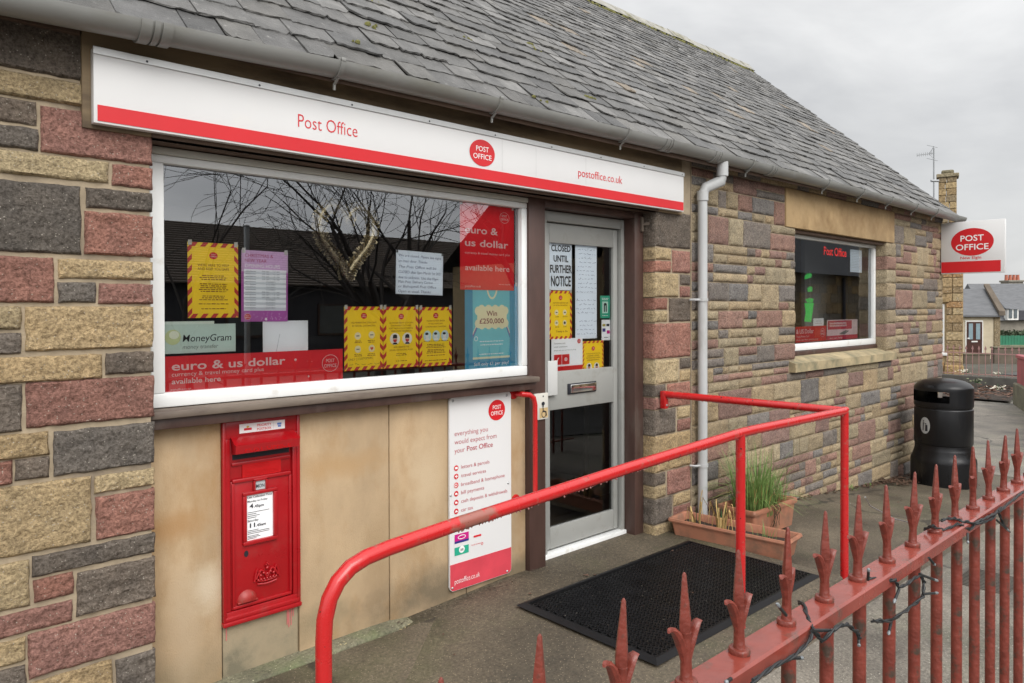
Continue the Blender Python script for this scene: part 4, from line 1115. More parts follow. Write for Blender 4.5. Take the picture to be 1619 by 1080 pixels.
# push button plate by the door
q = rect([(844.5, 623), (867, 621), (867, 663), (846, 664)], .085)
bt = thing('door_push_button', 'cream push plate with a wheelchair symbol on the brown door post', 'door button', (q[0], .086, q[2]))
w, h = q[1] - q[0], q[3] - q[2]
obj('plate', B().box(0, w, 0, .011, 0, h, .003), mat('cream_plate', (.62, .60, .54), .45, .05), bt, 40)
b = B(); b.disc(w * .62, h * .60, .014, .012, -.0015, 20); b.disc(w * .62, h * .88, .005, .005, -.0015, 12); obj('button', b, INK, bt)
pbk = obj('symbol_label', B().rectf(w * .36, w * .96, h * .06, h * .44, -.001), mat('tan_label', (.55, .40, .2), .5, .08), bt)
b = B(); x, z = w * .66, h * .20; b.ringf(x, z, .020, .022, .005, -.002, 20); b.disc(x - .006, z + .048, .006, .006, -.002, 12)
b.sheet([(x - .010, z + .014), (x - .003, z + .014), (x - .003, z + .041), (x - .010, z + .041)], -.0022); b.sheet([(x - .008, z + .012), (x + .014, z + .012), (x + .014, z + .018), (x - .008, z + .018)], -.0024); b.sheet([(x + .012, z + .016), (x + .02, z - .012), (x + .026, z - .012), (x + .02, z + .018)], -.0026)
obj('wheelchair_symbol', b, INK, pbk)


# ================================================================== POSTERS IN THE SHOP WINDOW AND THE DOOR
TAPE = mat('clear_tape', (.55, .55, .50), .25, .1, spec=.8)


def poster(name, label, cat, q, y, m=WHITE, group=None, tilt=0.0):
    t = thing(name, label, cat, (q[0], y, q[2]), (0, tilt, 0), group)
    W_, H_ = q[1] - q[0], q[3] - q[2]
    obj('sheet', B().box(0, W_, 0, .0006, 0, H_), m, t)
    if name == 'poster' and H_ > .25:
        for tx in (.010, W_ - .010):
            obj('tape', B().sheet([(tx - .008, H_ - .014), (tx + .008, H_ - .012), (tx + .008, H_ + .010), (tx - .008, H_ + .008)], -.0012), TAPE, t)
    return t, q[1] - q[0], q[3] - q[2]


def pr(s, ox, oy, pts, y):
    return rect([zm(s, ox, oy, a, d) for a, d in pts], y)


PA = lambda *p: pr(2.634, 240, 230, p, .156); PB_ = lambda *p: pr(2.77, 520, 230, p, .156); PD = lambda *p: pr(3.483, 830, 310, p, .242); PE = lambda *p: pr(3.0, 1080, 260, p, .16)


def hazard(t, W, H, bw=.018):
    b = B(); y = -.0006
    n = 7; st = H / n
    for i in range(n):
        z = i * st
        for x0, s in ((0, 1), (W - bw, -1)):
            za, zb = (z, z + .02) if s > 0 else (z + .02, z); b.sheet([(x0, za), (x0 + bw, zb), (x0 + bw, min(H, zb + st * .5)), (x0, min(H, za + st * .5))], y)
    n = 5; st = W / n
    for i in range(n):
        x = i * st + .008
        for z0 in (0, H - bw):
            b.sheet([(x, z0), (x + st * .5, z0), (min(W, x + st * .5 + .014), z0 + bw), (x + .014, z0 + bw)], y - .0002)
    obj('hazard_border', b, CHEV, t)


def lines(b, x0, x1, zs, y, hgt=.004, rng=random.Random(1), align='c'):
    for z in zs:
        k = rng.uniform(.7, 1.0); c = (x0 + x1) / 2; hw = (x1 - x0) / 2 * k; x = c - hw if align == 'c' else x0; xe = c + hw if align == 'c' else x0 + (x1 - x0) * k
        while x < xe:
            w = rng.uniform(.006, .02); b.rectf(x, min(xe, x + w), z, z + hgt * rng.uniform(.7, 1), y); x += w + .0035


def scribble(b, x0, x1, z, hgt, y, rng, th=.0016):
    x = x0; pts = []
    while x < x1:
        n = rng.randint(3, 8); pts = []
        for i in range(n):
            pts.append((x, z + rng.uniform(0, hgt) * (1.3 if rng.random() < .12 else .7))); x += rng.uniform(.3, .6) * hgt
        for (a, c), (d, e) in zip(pts, pts[1:]):
            dx, dz = d - a, e - c; L = math.hypot(dx, dz); nx, nz_ = -dz / L * th, dx / L * th
            b.sheet([(a - nx, c - nz_), (d - nx, e - nz_), (d + nx, e + nz_), (a + nx, c + nz_)], y)
        x += hgt * .7


# 1 we're here to help
t, W, H = poster('poster', 'yellow hazard bordered poster about keeping you safe beside the purple opening hours sheet', 'poster', PA((148, 400), (361, 413), (359, 718), (150, 717)), .156, YELL)
hazard(t, W, H); logo(t, W / 2, H * .83, .036, .030, -.001)
b = B(); put(b, "WE'RE HERE TO HELP", W / 2, H * .685, .0115, -.001, W * .62, 'c', .0); put(b, 'AND KEEP YOU SAFE', W / 2, H * .635, .0115, -.001, W * .62, 'c', .0); lines(b, W * .2, W * .8, [H * q for q in (.555, .53, .505, .445, .42, .395, .37, .345, .285, .26, .235, .18, .115)], -.001, .0042)
obj('lettering', b, OLIVE, t)
# 2 opening hours
t, W, H = poster('poster', 'purple sheet of Christmas and New Year opening hours taped inside the shop window', 'poster', PA((373, 430), (567, 448), (563, 733), (370, 732)), .156, PURP, tilt=R(.5))
obj('header_tint', B().rectf(0, W, H * .70, H, -.0005), PURPL, t)
b = B(); rng = random.Random(6)
for i in range(60):
    b.disc(rng.uniform(.1, .99) * W, rng.choice([rng.uniform(.72, .98), rng.uniform(.02, .13), rng.uniform(.1, .9)]) * H if i % 3 else rng.uniform(.02, .13) * H, .002, .002, -.0008, 6)
obj('dot_pattern', b, PURPL, t)
b = B(); put(b, 'CHRISTMAS &', W * .07, H * .905, .015, -.0012, W * .6, bold=-.002); put(b, 'NEW YEAR', W * .07, H * .835, .015, -.0012, W * .46, bold=-.002); obj('lettering', b, mat('crimson_letter', (.38, .01, .08), .5), t)
b = B(); put(b, 'OPENING HOURS', W * .07, H * .76, .016, -.0012, W * .75, bold=.004); obj('lettering', b, WTXT, t)
tbm = obj('table', B().rectf(W * .05, W * .96, H * .155, H * .735, -.0012), WHITE, t)
b = B()
for i in range(8):
    b.rectf(W * .05, W * .96, H * (.165 + i * .072), H * (.165 + i * .072 + .034), -.0016)
obj('row_band', b, mat('grey_row', (.62, .65, .68), .6), tbm)
b = B()
for i, s_ in enumerate(('09.00 - 17.30', '09.00 - 17.30', '09.00 - 12.30', '09.00 - 12.30', 'CLOSED', 'CLOSED', 'CLOSED', 'CLOSED', '09.00 - 17.30', '09.00 - 17.30', '09.00 - 12.30', 'CLOSED', 'CLOSED', 'CLOSED', 'CLOSED')):
    put(b, s_, W * .62, H * (.698 - i * .0365), .0058, -.002, W * (.38 if len(s_) > 7 else .2), 'c', .004); b.rectf(W * .08, W * .3, H * (.702 - i * .0365), H * (.702 - i * .0365) + .002, -.002)
obj('lettering', b, mat('grey_ink', (.18, .19, .22), .6), tbm)
logo(t, W * .13, H * .07, .032, .028, -.0012, True); b = B(); b.disc(W * .52, H * .035, .006, .006, -.0012, 14); obj('emblem', b, WTXT, t)
# 3 money transfer sheet (two cards)
t, W, H = poster('poster', 'pale mint money transfer card standing on the red banner at the window corner', 'poster', PA((50, 735), (350, 752), (350, 860), (50, 866)), .158, MINT)
obj('backing_card', B().box(0, W * .69, .0008, .0014, H * .02, H * 1.10), mat('pale_mint', (.72, .80, .72), .5), t)
b = B(); put(b, 'MoneyGram', W * .25, H * .40, H * .25, -.0012, W * .68, bold=.002, slant=.12); obj('lettering', b, INK, t)
b = B(); put(b, 'money transfer', W * .25, H * .15, H * .15, -.0012, W * .49, bold=-.004, slant=.12); obj('lettering', b, mat('grey_letter', (.2, .22, .2), .6), t)
b = B(); b.disc(W * .12, H * .56, .032, .032, -.0012, 28); o = obj('globe_emblem', b, mat('globe_green', (.62, .66, .35), .5, .1), t); b = B(); b.disc(W * .135, H * .64, .020, .017, -.0018, 20); obj('highlight', b, mat('globe_pale', (.80, .80, .66), .5), o)
# 4 white card
t, W, H = poster('card', 'plain white card standing behind the red banner in the shop window', 'card', PA((464, 733), (652, 727), (652, 860), (464, 860)), .160, WHITE)
b = B(); b.sheet([(W * .28, 0.0), (W * .29, 0), (W * .37, H * .58), (W * .36, H * .58)], -.0005); obj('crease', b, GREYL, t)
# 5 banner
t, W, H = poster('banner', 'wide red currency banner along the bottom of the shop window', 'banner', PA((50, 873), (795, 852), (793, 972), (52, 1030)), .153, REDP)
b = B(); put(b, 'euro & us dollar', W * .035, H * .60, H * .25, -.001, W * .605, bold=.016); obj('lettering', b, PINKTXT, t)
b = B(); put(b, 'currency & travel money card plus', W * .035, H * .43, H * .125, -.001, W * .48, bold=.0); put(b, 'available here', W * .035, H * .22, H * .15, -.001, W * .245, bold=.016); put(b, 'postoffice.co.uk', W * .03, H * .04, H * .055, -.001, W * .1); obj('lettering', b, PINKTXT, t)
logo(t, W * .917, H * .55, .092, .085, -.001, True, disc=REDP, letter=PINKTXT)
b = B(); b.disc(W * .70, H * .72, .006, .006, -.001, 10); b.disc(W * .78, H * .17, .005, .005, -.001, 10); obj('tear', b, PINKTXT, t)
# 6-8 three yellow posters
Q = [PB_((66, 707), (235, 705), (238, 978), (68, 988)), PB_((237, 707), (392, 706), (393, 967), (240, 978)), PB_((396, 708), (537, 708), (538, 962), (397, 968))]
t, W, H = poster('poster', 'yellow social distancing poster with four round icons, leftmost of the three joined', 'poster', Q[0], .156, YELL, 'three yellow safety posters side by side')
hazard(t, W, H); logo(t, W / 2, H * .855, .034, .030, -.001); b = B(); put(b, 'HELP EVERYONE STAY SAFE', W / 2, H * .735, .0085, -.001, W * .66, 'c'); put(b, 'BY SOCIAL DISTANCING', W / 2, H * .685, .0085, -.001, W * .6, 'c')
lines(b, W * .25, W * .45, [H * .455, H * .43, H * .245, H * .22], -.001, .0035); lines(b, W * .58, W * .8, [H * .455, H * .43, H * .245, H * .22], -.001, .0035); obj('lettering', b, OLIVE, t)
for cx, cz in ((.34, .54), (.70, .55), (.34, .33), (.70, .335)):
    o = obj('icon', B().disc(W * cx, H * cz, .018, .018, -.001, 24), CREAM, t); g_ = B()
    if cx > .5 and cz < .5:
        g_.sheet([(W * cx, H * cz - .010), (W * cx + .010, H * cz + .002), (W * cx + .005, H * cz + .008), (W * cx, H * cz + .004), (W * cx - .005, H * cz + .008), (W * cx - .010, H * cz + .002)], -.0016); obj('pictogram', g_, CHEV, o)
    else:
        g_.rectf(W * cx - .009, W * cx + .009, H * cz - .003, H * cz + .003, -.0016); obj('pictogram', g_, mat('grey_ink', (.18, .19, .22), .6), o)
b = B(); rng = random.Random(12); put(b, 'ONLY 2 CUSTOMERS', W * .10, H * .155, .011, -.0012, W * .62, bold=-.012, rot=R(2)); scribble(b, W * .12, W * .8, H * .08, .010, -.0012, rng, .0006); obj('handwriting', b, INK, t)
t, W, H = poster('poster', 'yellow poster with two masked faces, middle of the three joined', 'poster', Q[1], .1565, YELL, 'three yellow safety posters side by side')
hazard(t, W, H); logo(t, W / 2, H * .84, .034, .030, -.001); b = B()
for i, s_ in enumerate(('AS MANDATED BY SCOTTISH', 'GOVERNMENT CUSTOMERS', 'MUST WEAR A FACE COVERING', 'WHEN INSIDE THIS BRANCH')):
    put(b, s_, W / 2, H * (.725 - i * .045), .0078, -.001, W * (.68 if i % 2 == 0 else .58), 'c')
put(b, 'AND OBSERVE THE', W / 2, H * .325, .0085, -.001, W * .44, 'c'); put(b, 'SOCIAL DISTANCING RULES', W / 2, H * .28, .0085, -.001, W * .66, 'c'); lines(b, W * .3, W * .7, [H * .225, H * .20, H * .105], -.001, .004); obj('lettering', b, OLIVE, t)


def masked(t, cx, cz, r):
    o = obj('icon', B().disc(cx, cz, r, r, -.001, 28), WTXT, t)
    b = B(); b.disc(cx, cz - r * .05, r * .42, r * .55, -.0016, 20); obj('face', b, mat('print_skin', (.70, .50, .38), .6), o)
    b = B(); b.sheet([(cx - r * .45, cz + r * .1), (cx + r * .45, cz + r * .1), (cx + r * .4, cz + r * .62), (cx, cz + r * .78), (cx - r * .4, cz + r * .62)], -.0019); b.sheet([(cx - r * .5, cz - r * .92), (cx + r * .5, cz - r * .92), (cx + r * .35, cz - r * .62), (cx - r * .35, cz - r * .62)], -.0019); obj('hair', b, INK, o)
    b = B(); b.sheet([(cx - r * .40, cz - r * .1), (cx + r * .40, cz - r * .1), (cx + r * .32, cz - r * .45), (cx, cz - r * .6), (cx - r * .32, cz - r * .45)], -.0023); obj('mask', b, CHEV, o)


masked(t, W * .32, H * .475, .031); masked(t, W * .67, H * .475, .031)
t, W, H = poster('poster', 'yellow poster with three pale round icons, rightmost of the three joined', 'poster', Q[2], .1562, YELL, 'three yellow safety posters side by side')
hazard(t, W, H); logo(t, W / 2, H * .855, .034, .030, -.001); b = B()
for i, s_ in enumerate(('PLEASE DO NOT ENTER', 'IF YOU HAVE ANY', 'CORONAVIRUS SYMPTOMS')):
    put(b, s_, W / 2, H * (.755 - i * .05), .0085, -.001, W * (.56, .44, .64)[i], 'c')
lines(b, W * .16, W * .84, [H * q for q in (.36, .335, .31, .27, .245, .22, .175, .09)], -.001, .004); lines(b, W * .12, W * .9, [H * .42], -.001, .003); obj('lettering', b, OLIVE, t)
for cx in (.24, .51, .78):
    o = obj('icon', B().disc(W * cx, H * .51, .026, .030, -.001, 28), mat('pale_blue_icon', (.55, .72, .80), .5), t); g_ = B(); g_.disc(W * cx - .003, H * .515, .010, .014, -.0016, 14); g_.sheet([(W * cx - .018, H * .44), (W * cx + .016, H * .44), (W * cx + .005, H * .49), (W * cx - .006, H * .49)], -.0016); obj('pictogram', g_, WTXT, o)
    g_ = B(); g_.disc(W * cx - .005, H * .515 + .011, .011, .007, -.0021, 14); obj('hair', g_, INK, o)
# 9 handwritten sheet
t, W, H = poster('handwritten_notice', 'pale handwritten sheet taped in the middle of the shop window', 'notice', PB_((290, 455), (497, 470), (498, 654), (293, 648)), .1555, PALEBLUE, tilt=R(1.2))
b = B(); rng = random.Random(21)
for z, s_, wd in ((.86, 'We are closed. Please see signs', .9), (.73, 'on main door. Thanks', .6), (.60, 'The Post Office will be', .8), (.48, 'CLOSED after 5pm March 1st 2021', .9), (.36, 'due to sickness. Use the Elgin', .84), (.255, 'Main Post. Delivery Centre', .72), (.15, 'or Bishopmill Post Office', .8), (.04, 'Open as usual. Thanks', .68)):
    put(b, s_, W * .05, H * z, H * .062, -.001, W * wd, bold=-.006, rot=rng.uniform(-.012, .012), slant=.1)
obj('handwriting', b, INKB, t)
b = B(); b.rectf(0, .012, H - .014, H, -.0012); b.rectf(W - .012, W, H - .014, H, -.0012); obj('tape', b, mat('dark_tape', (.12, .13, .14), .4), t)
# 10 red poster
t, W, H = poster('poster', 'large red currency poster hung at the right end of the shop window', 'poster', PB_((572, 248), (812, 275), (808, 635), (575, 632)), .1545, REDP)
b = B(); put(b, 'euro &', W * .085, H * .655, H * .085, -.001, W * .60, bold=.014); put(b, 'us dollar', W * .085, H * .505, H * .085, -.001, W * .80, bold=.014); put(b, 'available here', W * .085, H * .225, H * .07, -.001, W * .82, bold=.006)
put(b, 'currency & travel money card plus', W * .085, H * .415, H * .028, -.001, W * .83, bold=-.004); put(b, 'postoffice.co.uk', W * .085, H * .03, H * .026, -.001, W * .28); put(b, 'terms apply', W * .70, H * .065, H * .015, -.001, W * .22); obj('lettering', b, PINKTXT, t)
logo(t, W * .81, H * .87, .078, .066, -.001, True, disc=REDP, letter=PINKTXT)
# 11 blue lottery poster
t, W, H = poster('poster', 'teal prize draw poster hung below the red poster in the window corner', 'poster', (PB_((596, 632), (826, 578), (828, 967), (597, 980))), .158, TEAL)
ix0, ix1, iz0, iz1 = W * .14, W * .84, H * .11, H * .93
ip = obj('inner_panel', B().rectf(ix0, ix1, iz0, iz1, -.0008), TEALL, t)
b = B(); b.ringf(W * .50, H * .985, .045, .085, .012, -.0012, 28)
obj('ribbon', b, CREAM, ip)
b = B(); cz = H * .60
for i in range(9):
    b.disc(W * (.24 + .064 * i), cz + .036 + .010 * (i % 2), .026, .026, -.0013 - i * .00003, 14); b.disc(W * (.24 + .064 * i), cz - .036 - .008 * (i % 2), .026, .026, -.00165 - i * .00003, 14)
b.rectf(W * .22, W * .78, cz - .045, cz + .045, -.0021); obj('cloud', b, CREAM, ip)
b = B(); put(b, 'Win', W * .49, cz + .008, .030, -.003, W * .20, 'c', .012); put(b, '£250,000', W * .49, cz - .036, .030, -.003, W * .46, 'c', .012); obj('lettering', b, mat('maroon_letter', (.20, .02, .06), .5), ip)
for k, mm in enumerate((CREAM, mat('rainbow_purple', (.22, .08, .35), .5), mat('rainbow_blue', (.02, .25, .45), .5))):
    b = B()
    for s in (0, 1):
        xa = ix0 if s == 0 else W * .76; xb = W * .24 if s == 0 else ix1; za, zb = (cz - .10 - k * .013, cz - .03 - k * .013) if s == 0 else (cz - .03 - k * .013, cz - .10 - k * .013)
        b.sheet([(xa, za), (xb, zb), (xb, zb + .012), (xa, za + .012)], -.0011 - k * .00002)
    obj('rainbow_band', b, mm, ip)
b = B(); lines(b, ix0 + .02, ix1 - .02, [H * q for q in (.31, .27, .16)], -.0013, .006); put(b, 'Still only £1 per play!', W * .49, H * .035, .019, -.0013, W * .66, 'c', .008); b.ringf(W * .2, H * .35, .014, .014, .004, -.0013, 16); obj('lettering', b, WTXT, t)
b = B(); b.rectf(ix0, ix1, iz0, iz0 + .012, -.0012); obj('panel_edge', b, CREAM, ip)
# tinsel heart
hx = [onY(*p, .24) for p in ((540, 440), (507, 360), (512, 325), (528, 322), (546, 345), (570, 320), (595, 330), (600, 360))]
hq = onY(540, 440, .24)
th = thing('tinsel_heart', 'gold foil tinsel heart hung in the middle of the shop window', 'decoration', (hq.x, .24, hq.z))
SC = 1.0; prof = []
for i in range(64):
    a = 2 * PI * i / 64; x = 16 * math.sin(a) ** 3; z = 13 * math.cos(a) - 5 * math.cos(2 * a) - 2 * math.cos(3 * a) - math.cos(4 * a); prof.append(Vector((x * .0096 + .03, 0, (z + 17) * .0124)))
b = B(); rng = random.Random(7)
for i in range(64):
    for rep in range(3):
        p = prof[i].lerp(prof[(i + 1) % 64], rep / 3); tdir = (prof[(i + 1) % 64] - prof[i]).normalized(); nd = Vector((-tdir.z, 0, tdir.x))
        ph = rng.uniform(0, 6.28)
        for q in range(10):
            a = ph + q * .63; d = (nd * math.cos(a) + Vector((0, 1, 0)) * math.sin(a)); L = rng.uniform(.028, .042)
            e = p + d * L + tdir * rng.uniform(-.006, .012); sd_ = tdir * .004
            b.add([p - sd_, p + sd_, e + sd_ * .8, e - sd_ * .8], [(0, 1, 2, 3)])
obj('foil_fringe', b, FOIL, th)
obj('wire_ring', B().tube(prof, .024, 10, closed=True), FOIL, th, 60)

# door posters
t, W, H = poster('closed_notice', 'hand lettered closed until further notice sheet at the top of the door glass', 'notice', PD((130, 255), (258, 262), (258, 520), (133, 517)), .242, PALEBLUE)
b = B()
for s_, z, wd in (('CLOSED', .82, .84), ('UNTIL', .60, .64), ('FURTHER', .365, .94), ('NOTICE', .085, .86)):
    put(b, s_, W * .52, H * z, H * (.135, .14, .17, .22)[('CLOSED', 'UNTIL', 'FURTHER', 'NOTICE').index(s_)], -.001, W * wd, 'c', .022, rot=R(.6))
obj('handwriting', b, INK, t)
t, W, H = poster('handwritten_notice', 'long white sheet of handwriting filling the middle of the door glass', 'notice', PD((275, 268), (395, 277), (397, 787), (280, 783)), .243, PALEBLUE)
b = B(); rng = random.Random(33)
for i in range(21):
    if i in (11, 16):
        continue
    scribble(b, W * rng.uniform(.04, .2), W * rng.uniform(.78, .96), H * (.945 - i * .045), .012, -.001, rng, .0009)
obj('handwriting', b, INKB, t)
b = B(); b.rectf(0, W, H * .49, H * .492, -.0008); obj('fold', b, GREYL, t)
t, W, H = poster('poster', 'yellow poster with four round icons below the closed notice on the door', 'poster', PD((131, 521), (258, 522), (258, 785), (133, 790)), .242, YELL, 'yellow safety posters on the door')
hazard(t, W, H); logo(t, W / 2, H * .855, .034, .030, -.001); b = B(); put(b, 'HELP EVERYONE STAY SAFE', W / 2, H * .735, .0085, -.001, W * .66, 'c'); put(b, 'BY SOCIAL DISTANCING', W / 2, H * .685, .0085, -.001, W * .6, 'c'); lines(b, W * .25, W * .45, [H * .455, H * .245], -.001, .004); lines(b, W * .58, W * .8, [H * .455, H * .245], -.001, .004); put(b, '7 body is 2m', W * .3, H * .14, .013, -.001, W * .5, bold=.006); obj('lettering', b, OLIVE, t)
for cx, cz in ((.32, .55), (.68, .55), (.32, .335), (.68, .335)):
    o = obj('icon', B().disc(W * cx, H * cz, .018, .018, -.001, 24), CREAM, t); g_ = B(); g_.rectf(W * cx - .008, W * cx + .008, H * cz - .003, H * cz + .003, -.0016) if not (cx > .5 and cz < .5) else g_.disc(W * cx, H * cz, .009, .009, -.0016, 12); obj('pictogram', g_, INK, o)
t, W, H = poster('poster', 'white card with two red squares at the bottom of the upper door glass', 'poster', PD((145, 787), (316, 780), (318, 962), (145, 975)), .2415, WHITE)
b = B(); b.rectf(0, W, 0, H * .18, -.0006); obj('stripe', b, SIGNR, t); logo(t, W * .88, H * .90, .034, .030, -.001)
b = B(); put(b, 'Customers only', W * .08, H * .84, .010, -.001, W * .36); put(b, 'need assistance', W * .08, H * .74, .010, -.001, W * .42); put(b, 'please ask, we are here to help', W * .08, H * .64, .008, -.001, W * .7); obj('lettering', b, mat('grey_letter', (.2, .22, .2), .6), t)
for x0 in (.08, .33):
    o = obj('icon', B().rectf(W * x0, W * (x0 + .235), H * .23, H * .53, -.001), SIGNR, t); g_ = B(); cx = W * (x0 + .118); cz = H * .38
    (g_.ringf(cx, cz, .014, .012, .004, -.0016, 20), g_.disc(cx, cz, .005, .007, -.0016, 12)) if x0 > .2 else (g_.sheet([(cx - .012, cz - .010), (cx - .004, cz - .012), (cx + .006, cz + .006), (cx + .012, cz + .014), (cx, cz + .012), (cx - .006, cz)], -.0016))
    obj('pictogram', g_, WTXT, o)
t, W, H = poster('poster', 'yellow poster with two masked faces at the foot of the upper door glass', 'poster', PD((318, 797), (433, 797), (432, 957), (318, 962)), .2425, YELL, 'yellow safety posters on the door')
hazard(t, W, H, .016); logo(t, W * .5, H * .74, .034, .030, -.001); b = B()
for i, s_ in enumerate(('AS MANDATED BY SCOTTISH', 'GOVERNMENT CUSTOMERS', 'MUST WEAR A FACE COVERING', 'WHEN INSIDE THIS BRANCH')):
    put(b, s_, W / 2, H * (.55 - i * .072), .0082, -.001, W * (.68 if i % 2 == 0 else .58), 'c')
obj('lettering', b, OLIVE, t); masked(t, W * .30, H * .12, .028); masked(t, W * .66, H * .12, .028)
t, W, H = poster('window_sticker', 'small green sticker with an arched white emblem on the door glass', 'sticker', PD((414, 550), (468, 548), (467, 675), (415, 670)), .242, GREENS)
b = B(); b.rectf(W * .2, W * .8, H * .22, H * .74, -.0006); o = obj('emblem', b, mat('pale_green', (.55, .75, .66), .5), t); b = B(); b.rectf(W * .36, W * .47, H * .28, H * .62, -.0012); b.rectf(W * .55, W * .66, H * .28, H * .62, -.0012); b.disc(W * .51, H * .62, W * .15, H * .06, -.0012, 14); obj('pictogram', b, INK, o)
b = B(); lines(b, W * .15, W * .85, [H * .87, H * .81, H * .10], -.0006, .005); obj('lettering', b, WTXT, t)
t, W, H = poster('window_sticker', 'small white card of payment marks below the green sticker', 'sticker', PD((421, 685), (470, 678), (469, 795), (423, 793)), .242, WHITE)
for (x, z, mm) in ((.1, .68, mat('mark_olive', (.4, .35, .05), .5)), (.55, .68, INK), (.1, .42, NAVY), (.6, .32, MAG)):
    obj('mark', B().rectf(W * x, W * (x + .34), H * z, H * (z + (.12 if z > .5 else .16)), -.0006), mm, t)
b = B(); lines(b, W * .2, W * .85, [H * .12], -.0006, .006); obj('lettering', b, INK, t)

# side window
t = thing('window_lettering', 'red post office lettering on the side window glass', 'lettering', (7.3, .1395, 2.03))
b = B(); q = PE((658, 402), (765, 420), (765, 445), (658, 432)); b = B(); put(b, 'Post Office', q[0] - 7.3, q[2] - 2.03 + .01, .085, 0, q[1] - q[0], bold=.008); obj('lettering', b, mat('bright_red_vinyl', (.85, .03, .03), .4), t)
t, W, H = poster('card', 'white sheet taped at the top right of the side window', 'card', PE((795, 405), (850, 405), (850, 512), (795, 512)), .165, PALEBLUE)
b = B(); lines(b, W * .1, W * .9, [H * (.9 - .07 * i) for i in range(11)], -.0006, .004, align='l'); obj('handwriting', b, GREYL, t)
t, W, H = poster('banner', 'red dollar banner at the bottom left of the side window', 'banner', PE((533, 772), (680, 763), (680, 833), (533, 848)), .160, SIGNR)
b = B(); put(b, '& US Dollar', W * .02, H * .55, H * .30, -.001, W * .55, bold=.012); put(b, 'Travel Money Card', W * .02, H * .30, H * .14, -.001, W * .40); put(b, 'Ask us for currency', W * .02, H * .10, H * .12, -.001, W * .7); obj('lettering', b, PINKTXT, t); logo(t, W * .86, H * .55, .10, .09, -.001, True)
t, W, H = poster('banner', 'red and white banner at the bottom right of the side window', 'banner', PE((685, 737), (830, 735), (830, 828), (685, 832)), .166, mat('pink_white_print', (.74, .60, .61), .5))
b = B(); b.rectf(W * .03, W * .80, H * .52, H * .95, -.0006); b.rectf(0, W, 0, H * .22, -.0006); obj('stripe', b, mat('deep_pink', (.55, .03, .07), .5), t); b = B(); lines(b, W * .08, W * .74, [H * .78, H * .66], -.0012, .02, align='l'); put(b, 'we can help', W * .08, H * .06, H * .10, -.0012, W * .4); obj('lettering', b, PINKTXT, t)
b = B(); b.sheet([(W * .38, H * .27), (W * .56, H * .25), (W * .72, H * .42), (W * .60, H * .46), (W * .45, H * .36)], -.0013); obj('key_picture', b, mat('grey_letter', (.2, .22, .2), .6), t)
t, W, H = poster('card', 'small white card standing between the banners of the side window', 'card', PE((622, 732), (672, 728), (672, 765), (622, 766)), .17, WHITE)
b = B(); lines(b, W * .15, W * .85, [H * .6, H * .3], -.0006, .006); obj('lettering', b, GREYL, t)
t = thing('paper_garland', 'fluorescent green paper shapes hung in a column in the side window', 'decoration', (6.93, .175, 1.39))


def gsh(pts):
    b = B(); q = [onY(1080 + a / 3.0, 260 + d / 3.0, .175) for a, d in pts]; b.prism([(p.x - 6.93, p.z - 1.39) for p in q], 0, .002); obj('paper_shape', b, NEONG, t)


gsh([(575, 545), (578, 528), (590, 517), (606, 516), (612, 524), (608, 536), (592, 542)]); gsh([(588, 588), (603, 578), (613, 581), (613, 603), (592, 605)])
gsh([(580, 640), (600, 634), (618, 637), (616, 655), (590, 656)]); gsh([(575, 658), (620, 657), (608, 742), (607, 748), (575, 745), (582, 700)])
b = B(); b.tube([(.0, 0, .50), (.005, 0, .0)], .001, 5); obj('string', b, WHITE, t)

# ================================================================== HANDRAILS
RAILW = rail_mat()
hr = thing('handrail', 'bright red tubular handrail curving up beside the ramp and back to the wall', 'handrail', (1.031, -1.166, gz(1.0, -1.3)))
o3 = Vector(hr.location)
pts = [(1.031, -1.166, -0.25), (1.031, -1.166, .30), (1.031, -1.166, .60), (1.035, -1.166, .66), (1.050, -1.166, .715), (1.077, -1.166, .757), (1.118, -1.166, .788), (1.17, -1.166, .805), (1.25, -1.166, .815), (1.5, -1.166, .833), (2.4, -1.166, .882), (3.20, -1.166, .918), (3.30, -1.166, .922), (3.40, -1.166, .923), (4.51, -1.166, .913)]
obj('rail', B().tube([Vector(p) - o3 for p in pts], .0235, 18), RAILW, hr, 50)
obj('rail', B().tube([Vector(p) - o3 for p in ((4.51, -1.166, .913), (4.262, -.045, .940))], .0235, 18), RAILW, hr, 50)
for x, z1 in ((3.30, .915), (4.51, .905)):
    obj('post', B().tube([Vector((x, -1.166, -.2)) - o3, Vector((x, -1.166, z1)) - o3], .0235, 18), RAILW, hr, 50)
b = B(); b.lathe([(0, .0), (.018, .0), (.0255, -.008), (.0255, -.02)], 16, (4.51 - o3.x, -1.166 - o3.y, .937 - o3.z)); obj('corner_cap', b, RAILRED, hr, 50)
b = B(); x = 4.262 - o3.x; y = -.045 - o3.y; z = .94 - o3.z
b.box(x - .022, x + .022, y - .012, y + .03, z - .10, z + .022, .006); wb_ = obj('wall_bracket', b, RAILRED, hr, 40)
b = B(); b.lathe([(0, .006), (.006, .004), (.008, 0)], 10); b.v = [(vx + x, y - .012 - vz, vy + z - .075) for vx, vy, vz in b.v]; obj('bolt', b, GALV, wb_, 40)
rng = random.Random(9); b = B()
